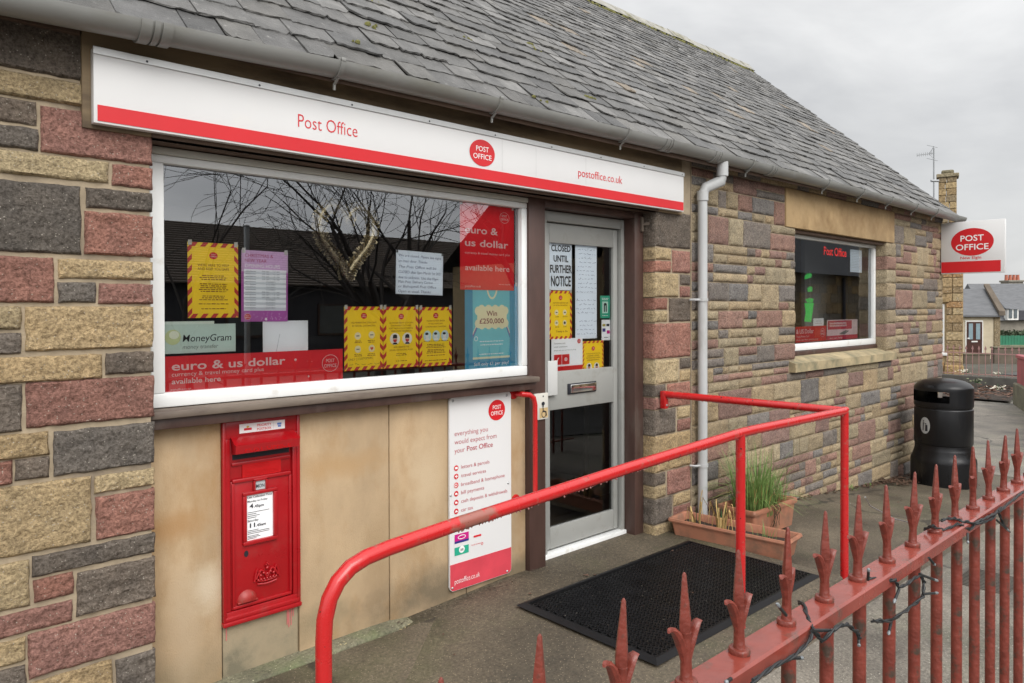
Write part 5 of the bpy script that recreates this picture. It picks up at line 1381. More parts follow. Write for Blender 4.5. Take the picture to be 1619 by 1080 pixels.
for i in range(330):       # rain beads hanging under the tubes
    k = rng.random()
    if k < .62:
        x = rng.uniform(1.5, 4.5); zc = .833 + (x - 1.5) * .0545 if x < 2.4 else .882 + (x - 2.4) * .0450 if x < 3.2 else .922 - max(0, x - 3.4) * .009; p = Vector((x, -1.166 + rng.gauss(0, .004), zc - .0243))
    else:
        q = rng.random(); p = Vector((4.51, -1.166, .913)).lerp(Vector((4.262, -.045, .940)), q) + Vector((0, rng.gauss(0, .002), -.0243))
    r_ = rng.uniform(.0022, .0042); b.lathe([(0, -r_ * 1.5), (r_ * .8, -r_ * .8), (r_, 0), (r_ * .6, r_ * .8)], 6, p - o3)
obj('water_bead', b, mat('rain_bead', (.55, .25, .24), .05, .1, spec=.9), hr, 60, None, 'stuff')
gr = thing('grab_rail', 'short red upright grab rail on the wall beside the brown door post', 'grab rail', (3.10, .13, .40))
P3 = [(2.985, .12, 1.035), (2.99, .055, 1.035), (3.03, .038, 1.030), (3.06, .036, 1.01), (3.072, .036, .97), (3.072, .036, .60), (3.072, .036, .44), (3.06, .04, .405), (3.03, .06, .40), (3.0, .128, .40)]
obj('rail', B().tube([Vector(p) - Vector(gr.location) for p in P3], .0145, 14), RAILRED, gr, 50)
for x, z in ((2.985, 1.035), (3.0, .40)):
    b = B(); b.lathe([(0, .012), (.032, .010), (.036, 0), (.036, -.004)], 18); b.v = [(vx + x - 3.10, -vz, vy + z - .40) for vx, vy, vz in b.v]; obj('flange', b, RAILRED, gr, 40)

# ================================================================== DOORMAT
mc = [onZ(px, py, -.025) for px, py in ((808, 958), (1080, 855), (1305, 905), (1045, 1045))]
ux = ((mc[1] - mc[0]) + (mc[2] - mc[3])) / 2; Lm = ux.length; Wm = ((mc[0] - mc[3]).length + (mc[1] - mc[2]).length) / 2
org = (mc[3] + (mc[0] - Vector((0, Wm, 0)))) / 2
dm = thing('doormat', 'large black rubber doormat with a ring pattern on the concrete before the door', 'doormat', (org.x, org.y, -.036), (0, 0, math.atan2(ux.y, ux.x)))
b = B(); bw = .045; hh = .014
outer = [(0, 0), (Lm, 0), (Lm, Wm), (0, Wm)]; mid = [(bw * .75, bw * .75), (Lm - bw * .75, bw * .75), (Lm - bw * .75, Wm - bw * .75), (bw * .75, Wm - bw * .75)]; inn = [(bw, bw), (Lm - bw, bw), (Lm - bw, Wm - bw), (bw, Wm - bw)]
vs = [(x, y, .002) for x, y in outer] + [(x, y, hh) for x, y in mid] + [(x, y, hh) for x, y in inn] + [(x, y, .003) for x, y in inn]
fs = [(r_ * 4 + i, r_ * 4 + (i + 1) % 4, (r_ + 1) * 4 + (i + 1) % 4, (r_ + 1) * 4 + i) for r_ in range(3) for i in range(4)]
b.add(vs, fs); obj('edging', b, mat('mat_edge_rubber', (.009, .009, .010), .5, .2, 9, spec=.22), dm)
obj('base_sheet', B().add([(bw, bw, .0035), (Lm - bw, bw, .0035), (Lm - bw, Wm - bw, .0035), (bw, Wm - bw, .0035)], [(0, 1, 2, 3)]), RUBBERB, dm)
b = B(); p = .034; ny = int((Wm - 2 * bw) / (p * .866)); nxx = int((Lm - 2 * bw) / p)
cs = [(math.cos(2 * PI * k / 8), math.sin(2 * PI * k / 8)) for k in range(8)]
for j in range(ny):
    for i in range(nxx):
        x = bw + (i + .5 + .5 * (j % 2)) * p; y = bw + (j + .5) * p * .866
        if x > Lm - bw - .008:
            continue
        vs = [(x + c * .0158, y + s * .0158, .0135) for c, s in cs] + [(x + c * .0108, y + s * .0108, .0135) for c, s in cs] + [(x + c * .0102, y + s * .0102, .004) for c, s in cs] + [(x + c * .0162, y + s * .0162, .005) for c, s in cs]
        fs = []
        for k in range(8):
            m2 = (k + 1) % 8; fs += [(k, m2, 8 + m2, 8 + k), (8 + k, 8 + m2, 16 + m2, 16 + k), (24 + k, 24 + m2, m2, k)]
        b.add(vs, fs)
obj('ring_mesh', b, RUBBER, dm)
b = B(); rng = random.Random(14)
for i in range(70):
    x, y = rng.uniform(bw, Lm - bw), rng.uniform(bw, Wm - bw); s2 = rng.uniform(.001, .0036); a = rng.uniform(0, 3)
    b.add([(x + math.cos(a + q) * s2 * (1.8 if k % 2 else 1), y + math.sin(a + q) * s2, .0135) for k, q in enumerate((0, 1.6, 3.1, 4.7))], [(0, 1, 2, 3)])
obj('mat_debris', b, mat('mat_grit', (.17, .15, .12), .9, .4, 40), dm, kind='stuff')

# ================================================================== PLANTERS


def planter(label, loc, rz, L, Wd, Ht):
    t = thing('planter', label, 'planter', loc, (0, 0, rz))
    b = B(); tp = .84; N = 24

    def ring(l, w, z, r=.02):
        out = []
        for (cx, cy, a0) in ((l / 2 - r, -w / 2 + r, -90), (l / 2 - r, w / 2 - r, 0), (-l / 2 + r, w / 2 - r, 90), (-l / 2 + r, -w / 2 + r, 180)):
            for i in range(6):
                a = R(a0 + 90 * i / 5); out.append((cx + r * math.cos(a), cy + r * math.sin(a), z))
        return out
    lv = [ring(L * .90, Wd * tp, 0), ring(L * .955, Wd * .93, Ht * .83), ring(L, Wd, Ht * .83), ring(L * 1.012, Wd * 1.03, Ht * .90), ring(L, Wd, Ht), ring(L - .03, Wd - .03, Ht), ring(L - .04, Wd - .04, Ht * .96), ring(L - .06, Wd - .06, Ht * .45)]
    n = len(lv[0]); vs = [p for r_ in lv for p in r_]; fs = [tuple(reversed(range(n)))]
    for k in range(len(lv) - 1):
        for i in range(n):
            j = (i + 1) % n; fs.append((k * n + i, k * n + j, (k + 1) * n + j, (k + 1) * n + i))
    b.add(vs, fs); obj('trough', b, TERRA, t, 35)
    b = B(); g = 14; vs = []
    for i in range(g + 1):
        for j in range(5):
            x = (L - .064) * (i / g - .5); y = (Wd - .064) * (j / 4 - .5); vs.append((x, y, Ht * .66 + noise.noise(Vector((x * 30, y * 30, L))) * .014))
    b.add(vs, [(i * 5 + j, (i + 1) * 5 + j, (i + 1) * 5 + j + 1, i * 5 + j + 1) for i in range(g) for j in range(4)]); obj('soil', b, SOIL, t, 60)
    return t


p1 = planter('long low terracotta planter set at right angles to the wall beside the doormat', (4.47, -.44, -.062), R(-84), .84, .25, .135)
p2 = planter('short deep terracotta planter full of green grass against the wall', (5.03, -.32, -.085), R(-2), .60, .30, .20)


def blades(b, n, rad, hmin, hmax, spread, rng, wd=.005, droop=1.0, seg=6, kink=False):
    for i in range(n):
        a = rng.uniform(0, 2 * PI); r0 = rad * math.sqrt(rng.random()); x, y = r0 * math.cos(a), r0 * math.sin(a)
        L = rng.uniform(hmin, hmax); out = rng.uniform(.1, 1) * spread; az = a + rng.uniform(-.7, .7); d = Vector((math.cos(az), math.sin(az), 0)); side = Vector((-d.y, d.x, 0)); vs = []
        kk = rng.uniform(.35, .75)
        for s in range(seg + 1):
            t_ = s / seg; hz = L * (t_ - droop * out * t_ ** 2.6 * .55); ho = L * out * t_ ** 1.8
            if kink and t_ > kk:
                hz = L * kk - L * (t_ - kk) * .95; ho = L * out * kk ** 1.8 + L * .12 * (t_ - kk)
            w = wd * (1 - t_ ** 2 * .92); p = Vector((x, y, 0)) + d * ho + Vector((0, 0, hz)); vs += [p - side * w / 2, p + side * w / 2]
        b.add(vs, [(2 * s, 2 * s + 1, 2 * s + 3, 2 * s + 2) for s in range(seg)])
    return b


rng = random.Random(17)
gt = thing('grass_plant', 'bushy green ornamental grass growing in the short planter', 'plant', (4.98, -.32, .045))
obj('leaves', blades(blades(B(), 190, .15, .26, .52, .45, rng, .0085), 170, .15, .2, .44, 1.0, rng, .008, 1.4), GRASSM, gt); obj('thin_stems', blades(B(), 44, .16, .4, .66, .85, rng, .003, .4), GRASSM, gt); obj('dry_leaves', blades(B(), 34, .15, .2, .42, .9, rng, .007, 1.3), DRYM, gt)
gt = thing('spilling_grass', 'thin grass stems spilling over the right end of the short planter', 'plant', (5.26, -.38, .09)); obj('leaves', blades(B(), 14, .04, .22, .42, 1.0, rng, .006, 2.1), GRASSM, gt)
hg = thing('trailing_stems', 'dark dried stems trailing over the front of the short planter', 'plant', (4.97, -.475, .11))
b = B()
for i in range(9):
    x = rng.uniform(-.12, .12); z = 0; pp = [Vector((x, .03, .01))]
    for s in range(6):
        pp.append(Vector((x + rng.uniform(-.02, .02), -.015 + s * .005 + rng.uniform(-.006, .004), -.03 * s)))
    b.tube(pp, .0016, 5)
obj('stems', b, mat('dark_stem', (.07, .05, .025), .8, .3), hg)
wp = thing('withered_plant', 'withered yellow daffodil leaves flopping over the long planter', 'plant', (4.475, -.36, .03))
obj('dry_leaves', blades(B(), 13, .05, .22, .46, 1.1, rng, .013, 1.2, 9, True), DRYM, wp); obj('green_leaves', blades(B(), 9, .04, .14, .22, .15, rng, .010), GRASSB, wp)
wp = thing('withered_plant', 'pale dried leaves standing at the wall end of the long planter', 'plant', (4.45, -.18, .03)); obj('dry_leaves', blades(B(), 6, .06, .18, .34, 1.0, rng, .011, 1.2, 9, True), DRYM, wp); obj('green_leaves', blades(B(), 4, .08, .12, .2, .1, rng, .006), GRASSB, wp)
wp = thing('grass_plant', 'few sparse green shoots at the near end of the long planter', 'plant', (4.50, -.66, .02)); obj('leaves', blades(B(), 14, .09, .06, .16, .4, rng, .005), GRASSM, wp)

# ================================================================== LITTER BIN
BX, BY = 8.69, -.455
bn = thing('litter_bin', 'black domed plastic litter bin standing against the stone wall', 'litter bin', (BX, BY, gz(BX, BY)))
bn.scale = (.89, .89, 1.0)
b = B(); b.lathe([(.33, 0), (.345, .01), (.347, .25), (.342, .285), (.33, .30), (.318, .335), (.306, .37), (.304, .385), (.30, .39), (.30, .435), (.306, .44)], 56); obj('base', b, BLACKP, bn, 40)
b = B(); b.lathe([(.306, .441), (.309, .45), (.309, .80), (.306, .81), (.299, .815), (.299, .83)], 56)
bd = obj('body', b, BLACKP, bn, 40)
NH = 64
aim = math.atan2(CAM.y - BY, CAM.x - BX)   # towards the street corner; the openings face four ways


def slot_skip(i, j):
    a = (2 * PI * (j + .5) / NH - aim + R(40)) % PI
    a = min(a, PI - a)
    return i == 3 and a < R(49)


b = B(); b.lathe([(.300, .832), (.310, .835), (.312, .85), (.312, .885), (.312, 1.00), (.312, 1.025), (.308, 1.04), (.28, 1.07), (.22, 1.098), (.12, 1.118), (0, 1.125)], NH, skip=slot_skip); b.lathe([(.297, .83), (.297, .885), (.297, 1.0), (.297, 1.03), (.2, 1.085), (0, 1.11)], NH, skip=lambda i, j: slot_skip(3 if i == 1 else 0, j)); hd_ = obj('hood', b, BLACKP, bn, 40)


def oncyl(pts, r, ang, z0):
    return [(r * math.cos(ang + x / r), r * math.sin(ang + x / r), z0 + z) for x, z in pts]


la = aim - R(37)
ell = [(.062 * math.cos(2 * PI * i / 28), .086 * math.sin(2 * PI * i / 28)) for i in range(28)]
b = B(); c0 = oncyl([(0, 0)], .3105, la, .64) + oncyl(ell, .3105, la, .64); b.add(c0, [(0, 1 + i, 1 + (i + 1) % 28) for i in range(28)]); lab = obj('label', b, mat('bin_label_grey', (.42, .43, .43), .5), bd)
b = B()
for poly in ([(.002, -.058), (.034, -.058), (.031, .008), (.005, .008)], [(-.030, -.055), (-.018, -.055), (-.014, .03), (-.026, .03)], [(-.022, .03), (-.014, .03), (.014, .016), (.012, .010)], [(-.024, .038), (-.012, .038), (-.012, .052), (-.024, .052)], [(.006, .014), (.020, .012), (.020, .022), (.008, .024)]):
    b.add(oncyl(poly, .3115, la, .64), [(0, 1, 2, 3)])
obj('pictogram', b, INK, lab)

# ================================================================== RED IRON RAILINGS
FY = -2.47
fc = thing('iron_railing', 'rust red iron railing with pointed spear heads running beside the path', 'railing', (0, FY, -.14))
x0f, x1f = -1.26, 6.6
ZR = lambda x: 1.013 + .14 - max(0, x - 2.3) * .012     # local top of the rail
b = B(); nS = 40; vs = []; fs = []
for i in range(nS + 1):
    x = x0f + (x1f - x0f) * i / nS; z = ZR(x)
    for yy, zz in ((-.024, 0), (-.0275, -.004), (-.0275, -.026), (-.024, -.028), (.024, -.028), (.0275, -.026), (.0275, -.004), (.024, 0)):
        vs.append((x, yy, z + zz))
for i in range(nS):
    for k in range(8):
        fs.append((i * 8 + k, i * 8 + (k + 1) % 8, (i + 1) * 8 + (k + 1) % 8, (i + 1) * 8 + k))
fs += [tuple(range(8)), tuple(nS * 8 + k for k in range(7, -1, -1))]
b.add(vs, fs); obj('top_rail', b, FENCET, fc, 40)
b = B(); b.box(x0f, x1f, -.020, .020, .10, .115, .003); obj('bottom_rail', b, FENCER, fc, 40)


def spear_mesh():
    b = B(); b.lathe([(.0, .0), (.0158, .0005), (.0165, .003), (.0165, .0065), (.0150, .009), (.0098, .0095), (.0086, .013), (.0078, .040), (.0080, .062), (.0088, .078), (.0, .082)], 14)
    # blade: flat four sided, widest just above the leaves
    prof = [(.066, .0075, .0075), (.080, .0105, .0085), (.090, .0108, .0088), (.12, .0078, .0066), (.150, .0043, .0042), (.160, .0033, .0033), (.163, .0013, .0013)]
    vs = []; fs = []
    for z, rx, ry in prof:
        for k in range(8):
            a = 2 * PI * k / 8; c, s = math.cos(a), math.sin(a); vs.append((rx * c * (1 if k % 2 == 0 else .88), ry * s * (1 if k % 2 == 0 else .88), z))
    for i in range(len(prof) - 1):
        for k in range(8):
            fs.append((i * 8 + k, i * 8 + (k + 1) % 8, (i + 1) * 8 + (k + 1) % 8, (i + 1) * 8 + k))
    fs += [tuple(range(7, -1, -1)), tuple((len(prof) - 1) * 8 + k for k in range(8))]
    b.add(vs, fs)
    for s in (-1, 1):     # the two curled leaves
        path = [(.003, .034), (.0065, .052), (.0115, .067), (.0175, .079), (.0235, .0865), (.0285, .0885), (.0315, .0855)]; wid = [.0050, .0072, .0088, .0088, .0074, .0055, .0028]; thk = [.0050, .0068, .0072, .0062, .0050, .0042, .0030]; vs = []; fs = []
        for (px, pz), w, t_ in zip(path, wid, thk):
            for k in range(8):
                a = 2 * PI * k / 8; vs.append((s * (px + t_ * math.cos(a) * .9), w * math.sin(a), pz - t_ * math.cos(a) * .4))
        for i in range(len(path) - 1):
            for k in range(8):
                q = (i * 8 + k, i * 8 + (k + 1) % 8, (i + 1) * 8 + (k + 1) % 8, (i + 1) * 8 + k); fs.append(q if s > 0 else q[::-1])
        fs.append(tuple((len(path) - 1) * 8 + k for k in range(8)))
        b.add(vs, fs)
    return b


sp0 = obj('spear_head', spear_mesh(), FENCER, fc, 38)
bb = B(); bb.tube([(0, 0, -.02), (0, 0, .5), (0, 0, 1.13)], .0122, 12); bar0 = obj('bar', bb, FENCER, fc, 50)
rng = random.Random(31)
for i in range(53):
    x = 1.022 + (i - 15) * .1458 + rng.uniform(-.003, .003)
    if i == 0:
        s1, b1 = sp0, bar0
    else:
        s1 = sp0.copy(); COL.objects.link(s1); s1.parent = fc; b1 = bar0.copy(); COL.objects.link(b1); b1.parent = fc
    s1.location = (x, .004, ZR(x) - .0005); s1.scale = (rng.uniform(.90, 1.0), rng.uniform(.93, 1.07), rng.uniform(.975, 1.02)); s1.rotation_euler = (R(rng.uniform(-2, 2)), R(rng.uniform(-2.5, 2.5)), R(rng.uniform(-14, 14)))
    b1.location = (x, 0, ZR(x) - 1.153)

# fairy lights wound along the rail
fl = thing('string_lights', 'dark twisted cable of unlit fairy lights wound round the railing', 'fairy lights', (1.2, FY, 1.0))
o3 = Vector((1.2, FY, 1.0))


def on_f(px, py, dy=0):
    return onY(1100 + px / 2.7, 680 + py / 2.7, FY + dy) - o3


def cable(seq, name='cable', r=.0022):
    b = B(); fine = []
    for (a, c) in zip(seq, seq[1:]):
        for k in range(5):
            p = a.lerp(c, k / 5); fine.append(p + Vector((0, 0, noise.noise(p * 40) * .003)))
    fine.append(seq[-1])
    for ph in (0, PI):
        q = []
        for i, p in enumerate(fine):
            q.append(p + Vector((math.cos(i * 1.1 + ph), math.sin(i * 1.1 + ph), math.cos(i * 1.1 + ph)) ) * r * .8)
        b.tube(q, r, 6)
    return obj(name, b, CABLE, fl, 60)


cable([on_f(240, 1070, -.05), on_f(330, 1010, -.045), on_f(420, 965, -.04), on_f(490, 890, -.035), on_f(500, 850, -.032), on_f(478, 800, -.01), on_f(460, 745, .02), on_f(440, 735, .04)])
cable([on_f(500, 855, -.034), on_f(540, 900, -.04), on_f(610, 835, -.05), on_f(650, 830, -.05), on_f(690, 860, -.05), on_f(700, 890, -.05)])
cable([on_f(560, 700, .03), on_f(610, 668, .02), on_f(700, 655, .0), on_f(740, 630, -.01), on_f(800, 640, -.02), on_f(850, 640, -.032), on_f(868, 670, -.035), on_f(910, 650, -.035), on_f(960, 615, -.035), on_f(975, 650, -.036), on_f(970, 710, -.04), on_f(900, 770, -.04), on_f(830, 815, -.045), on_f(755, 815, -.045)])
cable([on_f(975, 425, .02), on_f(1010, 410, .0), on_f(1060, 430, -.005), on_f(1120, 400, -.02), on_f(1170, 425, -.03), on_f(1210, 385, -.032), on_f(1250, 370, -.033), on_f(1290, 350, -.034), on_f(1330, 320, -.034), on_f(1370, 285, -.034), on_f(1400, 262, -.034)])
cable([on_f(1050, 385, .01), on_f(1100, 375, -.0), on_f(1140, 390, -.02), on_f(1200, 400, -.034), on_f(1260, 385, -.034), on_f(1300, 330, -.032)])
cable([on_f(1290, 345, -.034), on_f(1310, 395, -.04), on_f(1340, 435, -.04)], r=.0018)
for a, c in (((385, 790), (345, 740)), ((500, 855), (600, 855)), ((395, 975), (460, 972)), ((735, 640), (738, 590)), ((868, 680), (845, 738)), ((955, 615), (1035, 645)), ((970, 700), (1035, 695)), ((835, 815), (822, 875)), ((995, 545), (1022, 578)), ((1285, 385), (1338, 432)), ((695, 880), (697, 925)), ((1160, 440), (1162, 485)), ((150, 1062), (128, 1078))):
    p, q = on_f(*a, -.036), on_f(*c, -.042); b = B(); b.tube([p, p.lerp(q, .75)], .0028, 8); bu = obj('bulb_holder', b, CABLE, fl, 60)
    b = B(); b.tube([p.lerp(q, .75), p.lerp(q, .9), q], [.0026, .0034, .0012], 8); obj('bulb', b, LEDCAP, bu, 60)
wr_ = thing('loose_wire', 'thin grey wire tied between two spear heads of the railing', 'wire', (1.5, FY, 1.15))
a = onY(1368, 786, FY + .004); c = onY(1450, 830, FY + .01); b = B(); b.tube([a - Vector(wr_.location), (a.lerp(c, .35) + Vector((0, .03, -.002))) - Vector(wr_.location), (a.lerp(c, .7) + Vector((0, .02, -.006))) - Vector(wr_.location), c - Vector(wr_.location)], .0012, 6); obj('wire', b, GALV, wr_, 60)

# small things on the ground
rng = random.Random(40)
for (px, py, lab, mm, sx, sy) in ((640, 990, 'cream rubber band twisted in an eight lying at the kerb end', mat('cream_rubber', (.55, .45, .24), .5), .045, .016), (543, 1018, 'small curled cream rubber band lying on the low kerb', mat('cream_rubber', (.55, .45, .24), .5), .018, .014), (538, 1047, 'faded pink rubber band lying on the ramp beside the handrail post', mat('pink_rubber', (.35, .15, .13), .5), .035, .014)):
    zz = -.06 if py == 1018 else -.075 if py == 990 else -.10
    p = onZ(px, py, zz); t = thing('rubber_band', lab, 'rubber band', p, (0, 0, .5)); b = B(); pts = []
    for i in range(26):
        a = 2 * PI * i / 26; pts.append((sx * math.cos(a), sy * math.sin(2 * a if py == 990 else a), .002 + .001 * math.sin(3 * a)))
    b.tube(pts, .0016, 6, closed=True); obj('band', b, mm, t, 60)


def leafbits(name, spots, mm, lo=.012, hi=.03, seed=1):
    b = B(); rng = random.Random(seed)
    for (x, y, z) in spots:
        s2 = rng.uniform(lo, hi); a = rng.uniform(0, 6.28); c, s = math.cos(a), math.sin(a); k = rng.uniform(-.3, .5) * s2
        q = [(-1, 0, 0), (-.3, -.45, k), (.5, -.35, k * .6), (1, 0, -k * .2), (.5, .35, k * .9), (-.3, .45, k * .5)]
        b.add([(x + (u * c - v * s) * s2, y + (u * s + v * c) * s2, z + .004 + abs(h) + rng.uniform(0, .006)) for u, v, h in q], [(0, 1, 2, 3), (0, 3, 4, 5)])
    return obj(name, b, mm, None, None, None, 'stuff')


sp_ = []
for i in range(330):
    x = rng.uniform(7.6, 10.1); y = -abs(rng.gauss(0, .06)) - .015; x = min(x, 8.9) if rng.random() < .5 else x; sp_.append((x, y, gz(x, y)))
for i in range(90):
    x = rng.uniform(4.7, 7.8); y = -abs(rng.gauss(0, .03)) - .01; sp_.append((x, y, gz(x, y)))
for i in range(150):
    x = rng.uniform(8.0, 8.5); y = rng.uniform(-.32, -.02); sp_.append((x, y, gz(x, y) + rng.uniform(0, .03)))
leafbits('leaf_litter', sp_, LEAFM, .012, .034, 2)
sp_ = [(rng.uniform(1.9, 3.2), .10 - abs(rng.gauss(0, .04)), -.037 if True else 0) for i in range(160)]
sp_ = [(x, y, lerp_tab([(1.8, -.075), (2.3, -.06), (2.9, -.037)], x)) for x, y, z in sp_]
leafbits('wall_foot_debris', sp_, mat('grit', (.10, .08, .055), .9, .5, 40), .003, .010, 3)
sp_ = []
for i in range(120):
    x = rng.uniform(5, 9.5); y = rng.uniform(-2.3, -.1); sp_.append((x, y, gz(x, y)))
leafbits('path_grit', sp_, mat('pale_grit', (.32, .29, .24), .9, .4, 40), .003, .009, 5)
sp_ = [(rng.uniform(1.6, 4.2), rng.uniform(-1.15, -.1), 0) for i in range(26)]; sp_ = [(x, y, lerp_tab(RX, x)) for x, y, z in sp_] + [(x, y, gz(x, y) + .004) for x, y in [(rng.uniform(4.9, 9), rng.uniform(-2.2, -.2)) for i in range(40)]]
leafbits('fallen_leaves', sp_, mat('brown_leaf', (.10, .055, .035), .8, .5, 25), .008, .022, 15)
# weeds at the foot of the wall
for i, (x, y, lb) in enumerate(((7.35, -.04, 'tiny green weed at the wall foot behind the handrail end post'), (7.75, -.05, 'tiny green weed at the wall foot left of the litter bin'))):
    t = thing('weed', lb, 'weed', (x, y, gz(x, y))); obj('leaves', blades(B(), 22, .07, .02, .06, .9, rng, .008), GRASSM, t)
# drain grating seen through the bars
p = onZ(1562, 926, -.17)
t = thing('drain_grating', 'ribbed iron drain cover set in the path behind the railing bars', 'drain cover', (p.x, p.y, gz(p.x, p.y) + .002)); b = B(); b.box(-.2, .2, -.16, .16, -.01, .004); fr_ = obj('plate', b, mat('worn_iron', (.10, .09, .075), .6, .2, 20), t)
b = B()
for i in range(14):
    b.box(-.18 + i * .027, -.168 + i * .027, -.14, .14, .004, .011, .002)
obj('rib', b, mat('worn_iron', (.10, .09, .075), .6, .2, 20), t, 40)

# ================================================================== THE FAR END OF THE PATH
# low wall with pink metal fencing on the right
wl = thing('low_wall', 'low mossy stone wall on the right edge of the far path', 'wall', (12.2, -.55, gz(12.2, -.5)))
o3 = Vector(wl.location); A0, A1 = Vector((12.2, -1.15, 0)), Vector((20.3, 1.55, 0)); dv = (A1 - A0).normalized(); nv = Vector((dv.y, -dv.x, 0))


def wallseg(a, c, w, h0, h1):
    b = B(); vs = []
    N = 30
    for i in range(N + 1):
        p = a.lerp(c, i / N); g_ = gz(p.x, p.y)
        for k, z in ((0, g_ + h0), (0, g_ + h1 - .02), (.03, g_ + h1), (w - .03, g_ + h1), (w, g_ + h1 - .02), (w, g_ + h0)):
            q = p + nv * k; vs.append((q.x - o3.x, q.y - o3.y, z - o3.z))
    fs = [(i * 6 + k, (i + 1) * 6 + k, (i + 1) * 6 + k + 1, i * 6 + k + 1) for i in range(N) for k in range(5)] + [(N * 6, N * 6 + 1, N * 6 + 2, N * 6 + 3, N * 6 + 4, N * 6 + 5), (5, 4, 3, 2, 1, 0)]
    b.add(vs, fs); return b


obj('masonry', wallseg(A0, A1, .35, -.3, .50), KERBM, wl, 40)
pf = thing('metal_fence', 'faded pink sheet metal fence on top of the low wall', 'fence', tuple(o3))
off = nv * .08
fb = wallseg(A0 + off, A1 + off, .05, .50, 1.08); obj('sheet', fb, PINKM, pf, 40)
obj('top_rail', wallseg(A0 + nv * .05, A1 + nv * .05, .12, 1.08, 1.16), PINKM, pf, 40)
# flower bed with kerb
b = B(); bx = [(20.3, 1.6), (20.3, 5.6), (24.6, 7.0), (24.6, 2.4)]
b.add([(x, y, gz(x, y) + .05) for x, y in bx], [(0, 1, 2, 3)]); struct('flower_bed_soil', b, SOIL)
kb = thing('bed_wall', 'low dark kerb wall at the back of the far flower bed', 'wall', (24.6, 4.5, gz(24.6, 4))); kb_o = Vector(kb.location)
b = B(); b.box(0, .3, -6.5, 6.0, -.3, .36, .02); obj('masonry', b, mat('dark_kerb', (.075, .07, .06), .9, .3, 3, .4, 20), kb, 40)
rng = random.Random(50)
sp_ = [(rng.uniform(19.9, 24.5), rng.uniform(1.6, 7), 0) for i in range(700)]; sp_ = [(x, y, gz(x, y) + .06 + rng.uniform(0, .08)) for x, y, z in sp_]
leafbits('bed_leaves', sp_, mat('russet_leaf', (.13, .065, .04), .8, .5, 6), .05, .12, 7)
for px, py, lb in ((1526, 590, 'pale flower clump at the left of the far flower bed'), (1577, 594, 'pale flower clump in the middle of the far flower bed'), (1578, 616, 'cream flower clump at the front of the far flower bed'), (1544, 605, 'grey green clump in the far flower bed')):
    p = onZ(px, py, -.62) if py > 600 else depth(px, py, 23.4)
    t = thing('flower_clump', lb, 'plant', p); b = B()
    for i in range(26):
        c = Vector((rng.gauss(0, .10), rng.gauss(0, .10), rng.uniform(0, .12))); s2 = rng.uniform(.02, .05); a = rng.uniform(0, 3); b.add([c + Vector((math.cos(a + k * 1.57) * s2, math.sin(a + k * 1.57) * s2, rng.uniform(-.02, .02))) for k in range(4)], [(0, 1, 2, 3)])
    obj('petals', b, PALEF if 'grey' not in lb else mat('grey_green_leaf', (.16, .18, .10), .8, .3), t); b = B(); blades(b, 16, .1, .06, .18, .6, rng, .02); obj('leaves', b, GRASSB, t)
# faded railing across the end
fr2 = thing('iron_railing', 'faded pink thin railing along the far flower bed wall', 'railing', (24.75, 2.4, gz(24.75, 2.4) + .36)); b = B()
b.box(-.012, .012, -3.5, 6, .66, .685); b.box(-.012, .012, -3.5, 6, .05, .07); obj('rail', b, PINKR, fr2)
b0 = None
for i in range(38):
    y = -1.8 + i * .165
    if b0 is None:
        b = B(); b.box(-.008, .008, -.008, .008, 0, .78); b.add([(-.006, -.03, .80), (-.006, 0, .76), (-.006, .03, .80), (-.006, 0, .90)], [(0, 1, 2, 3)]); b.add([(.006, -.03, .80), (.006, 0, .76), (.006, .03, .80), (.006, 0, .90)], [(3, 2, 1, 0)]); b0 = obj('bar', b, PINKR, fr2); s1 = b0
    else:
        s1 = b0.copy(); COL.objects.link(s1); s1.parent = fr2
    s1.location = (0, y, 0)

# two storey sandstone house just behind the railing
hx0, hy0, hrz = 31.0, 5.55, R(17)
gh = gz(hx0, hy0) - .1
sh = thing('sandstone_house', 'honey sandstone house end with a tall chimney beyond the stone corner', 'house', (hx0, hy0, gh), (0, 0, hrz)); rng = random.Random(61)
b = B(); z = 0; core = B()
core.box(.06, 8, 0.0, 9, 0, 4.8); obj('wall_core', core, mat('house_mortar', (.40, .30, .17), .9, .1), sh)
while z < 4.8:
    h = rng.uniform(.22, .36); y = 0.0
    while y < 5:
        w = rng.uniform(.35, .8) if y > 0 else rng.choice([.35, .6]); cc = rng.choice([(.42, .31, .18), (.36, .26, .15), (.46, .36, .22), (.31, .23, .14), (.40, .25, .13)]); zt = min(z + h, 4.8)
        if not (zt > .62 and z < 3.0 and y < 1.6 + .0 and y + w > .55):
            b.box(.0, .1, y + .012, y + w - .012, z + .012, zt - .012, .012, 1, 0, cc)
        elif y < .55:
            b.box(.0, .1, y + .012, .545, z + .012, zt - .012, .012, 1, 0, cc)
        y += w
    z += h
obj('stone_wall', b, FARSTONE, sh)
b = B(); b.box(-.25, .12, -.02, .6, -.1, .5, .05, 2, 0, (.4, .28, .14)); obj('plinth', b, FARSTONE, sh)
wn_ = obj('window', B().box(.03, .08, .60, 1.55, .95, 2.78), FARTRIM, sh)
b = B(); b.box(.022, .032, .66, 1.5, 1.02, 1.92); b.box(.022, .032, .66, 1.05, 2.0, 2.7); b.box(.022, .032, 1.09, 1.5, 2.0, 2.7); obj('pane', b, FARGLASS, wn_)
b = B(); b.box(-.06, .1, .45, 1.7, 2.84, 3.02, .03, 2, 0, (.36, .26, .14)); obj('window_hood', b, FARSTONE, sh)
b = B(); b.box(-.06, .1, .5, 1.7, .84, .95, .02); obj('window_sill', b, FARTRIM, sh)
wn_ = obj('window', B().box(.03, .08, .75, 1.6, 4.05, 4.75), FARTRIM, sh); b = B(); b.box(.02, .031, .81, 1.54, 4.12, 4.7); obj('pane', b, FARGLASS, wn_)
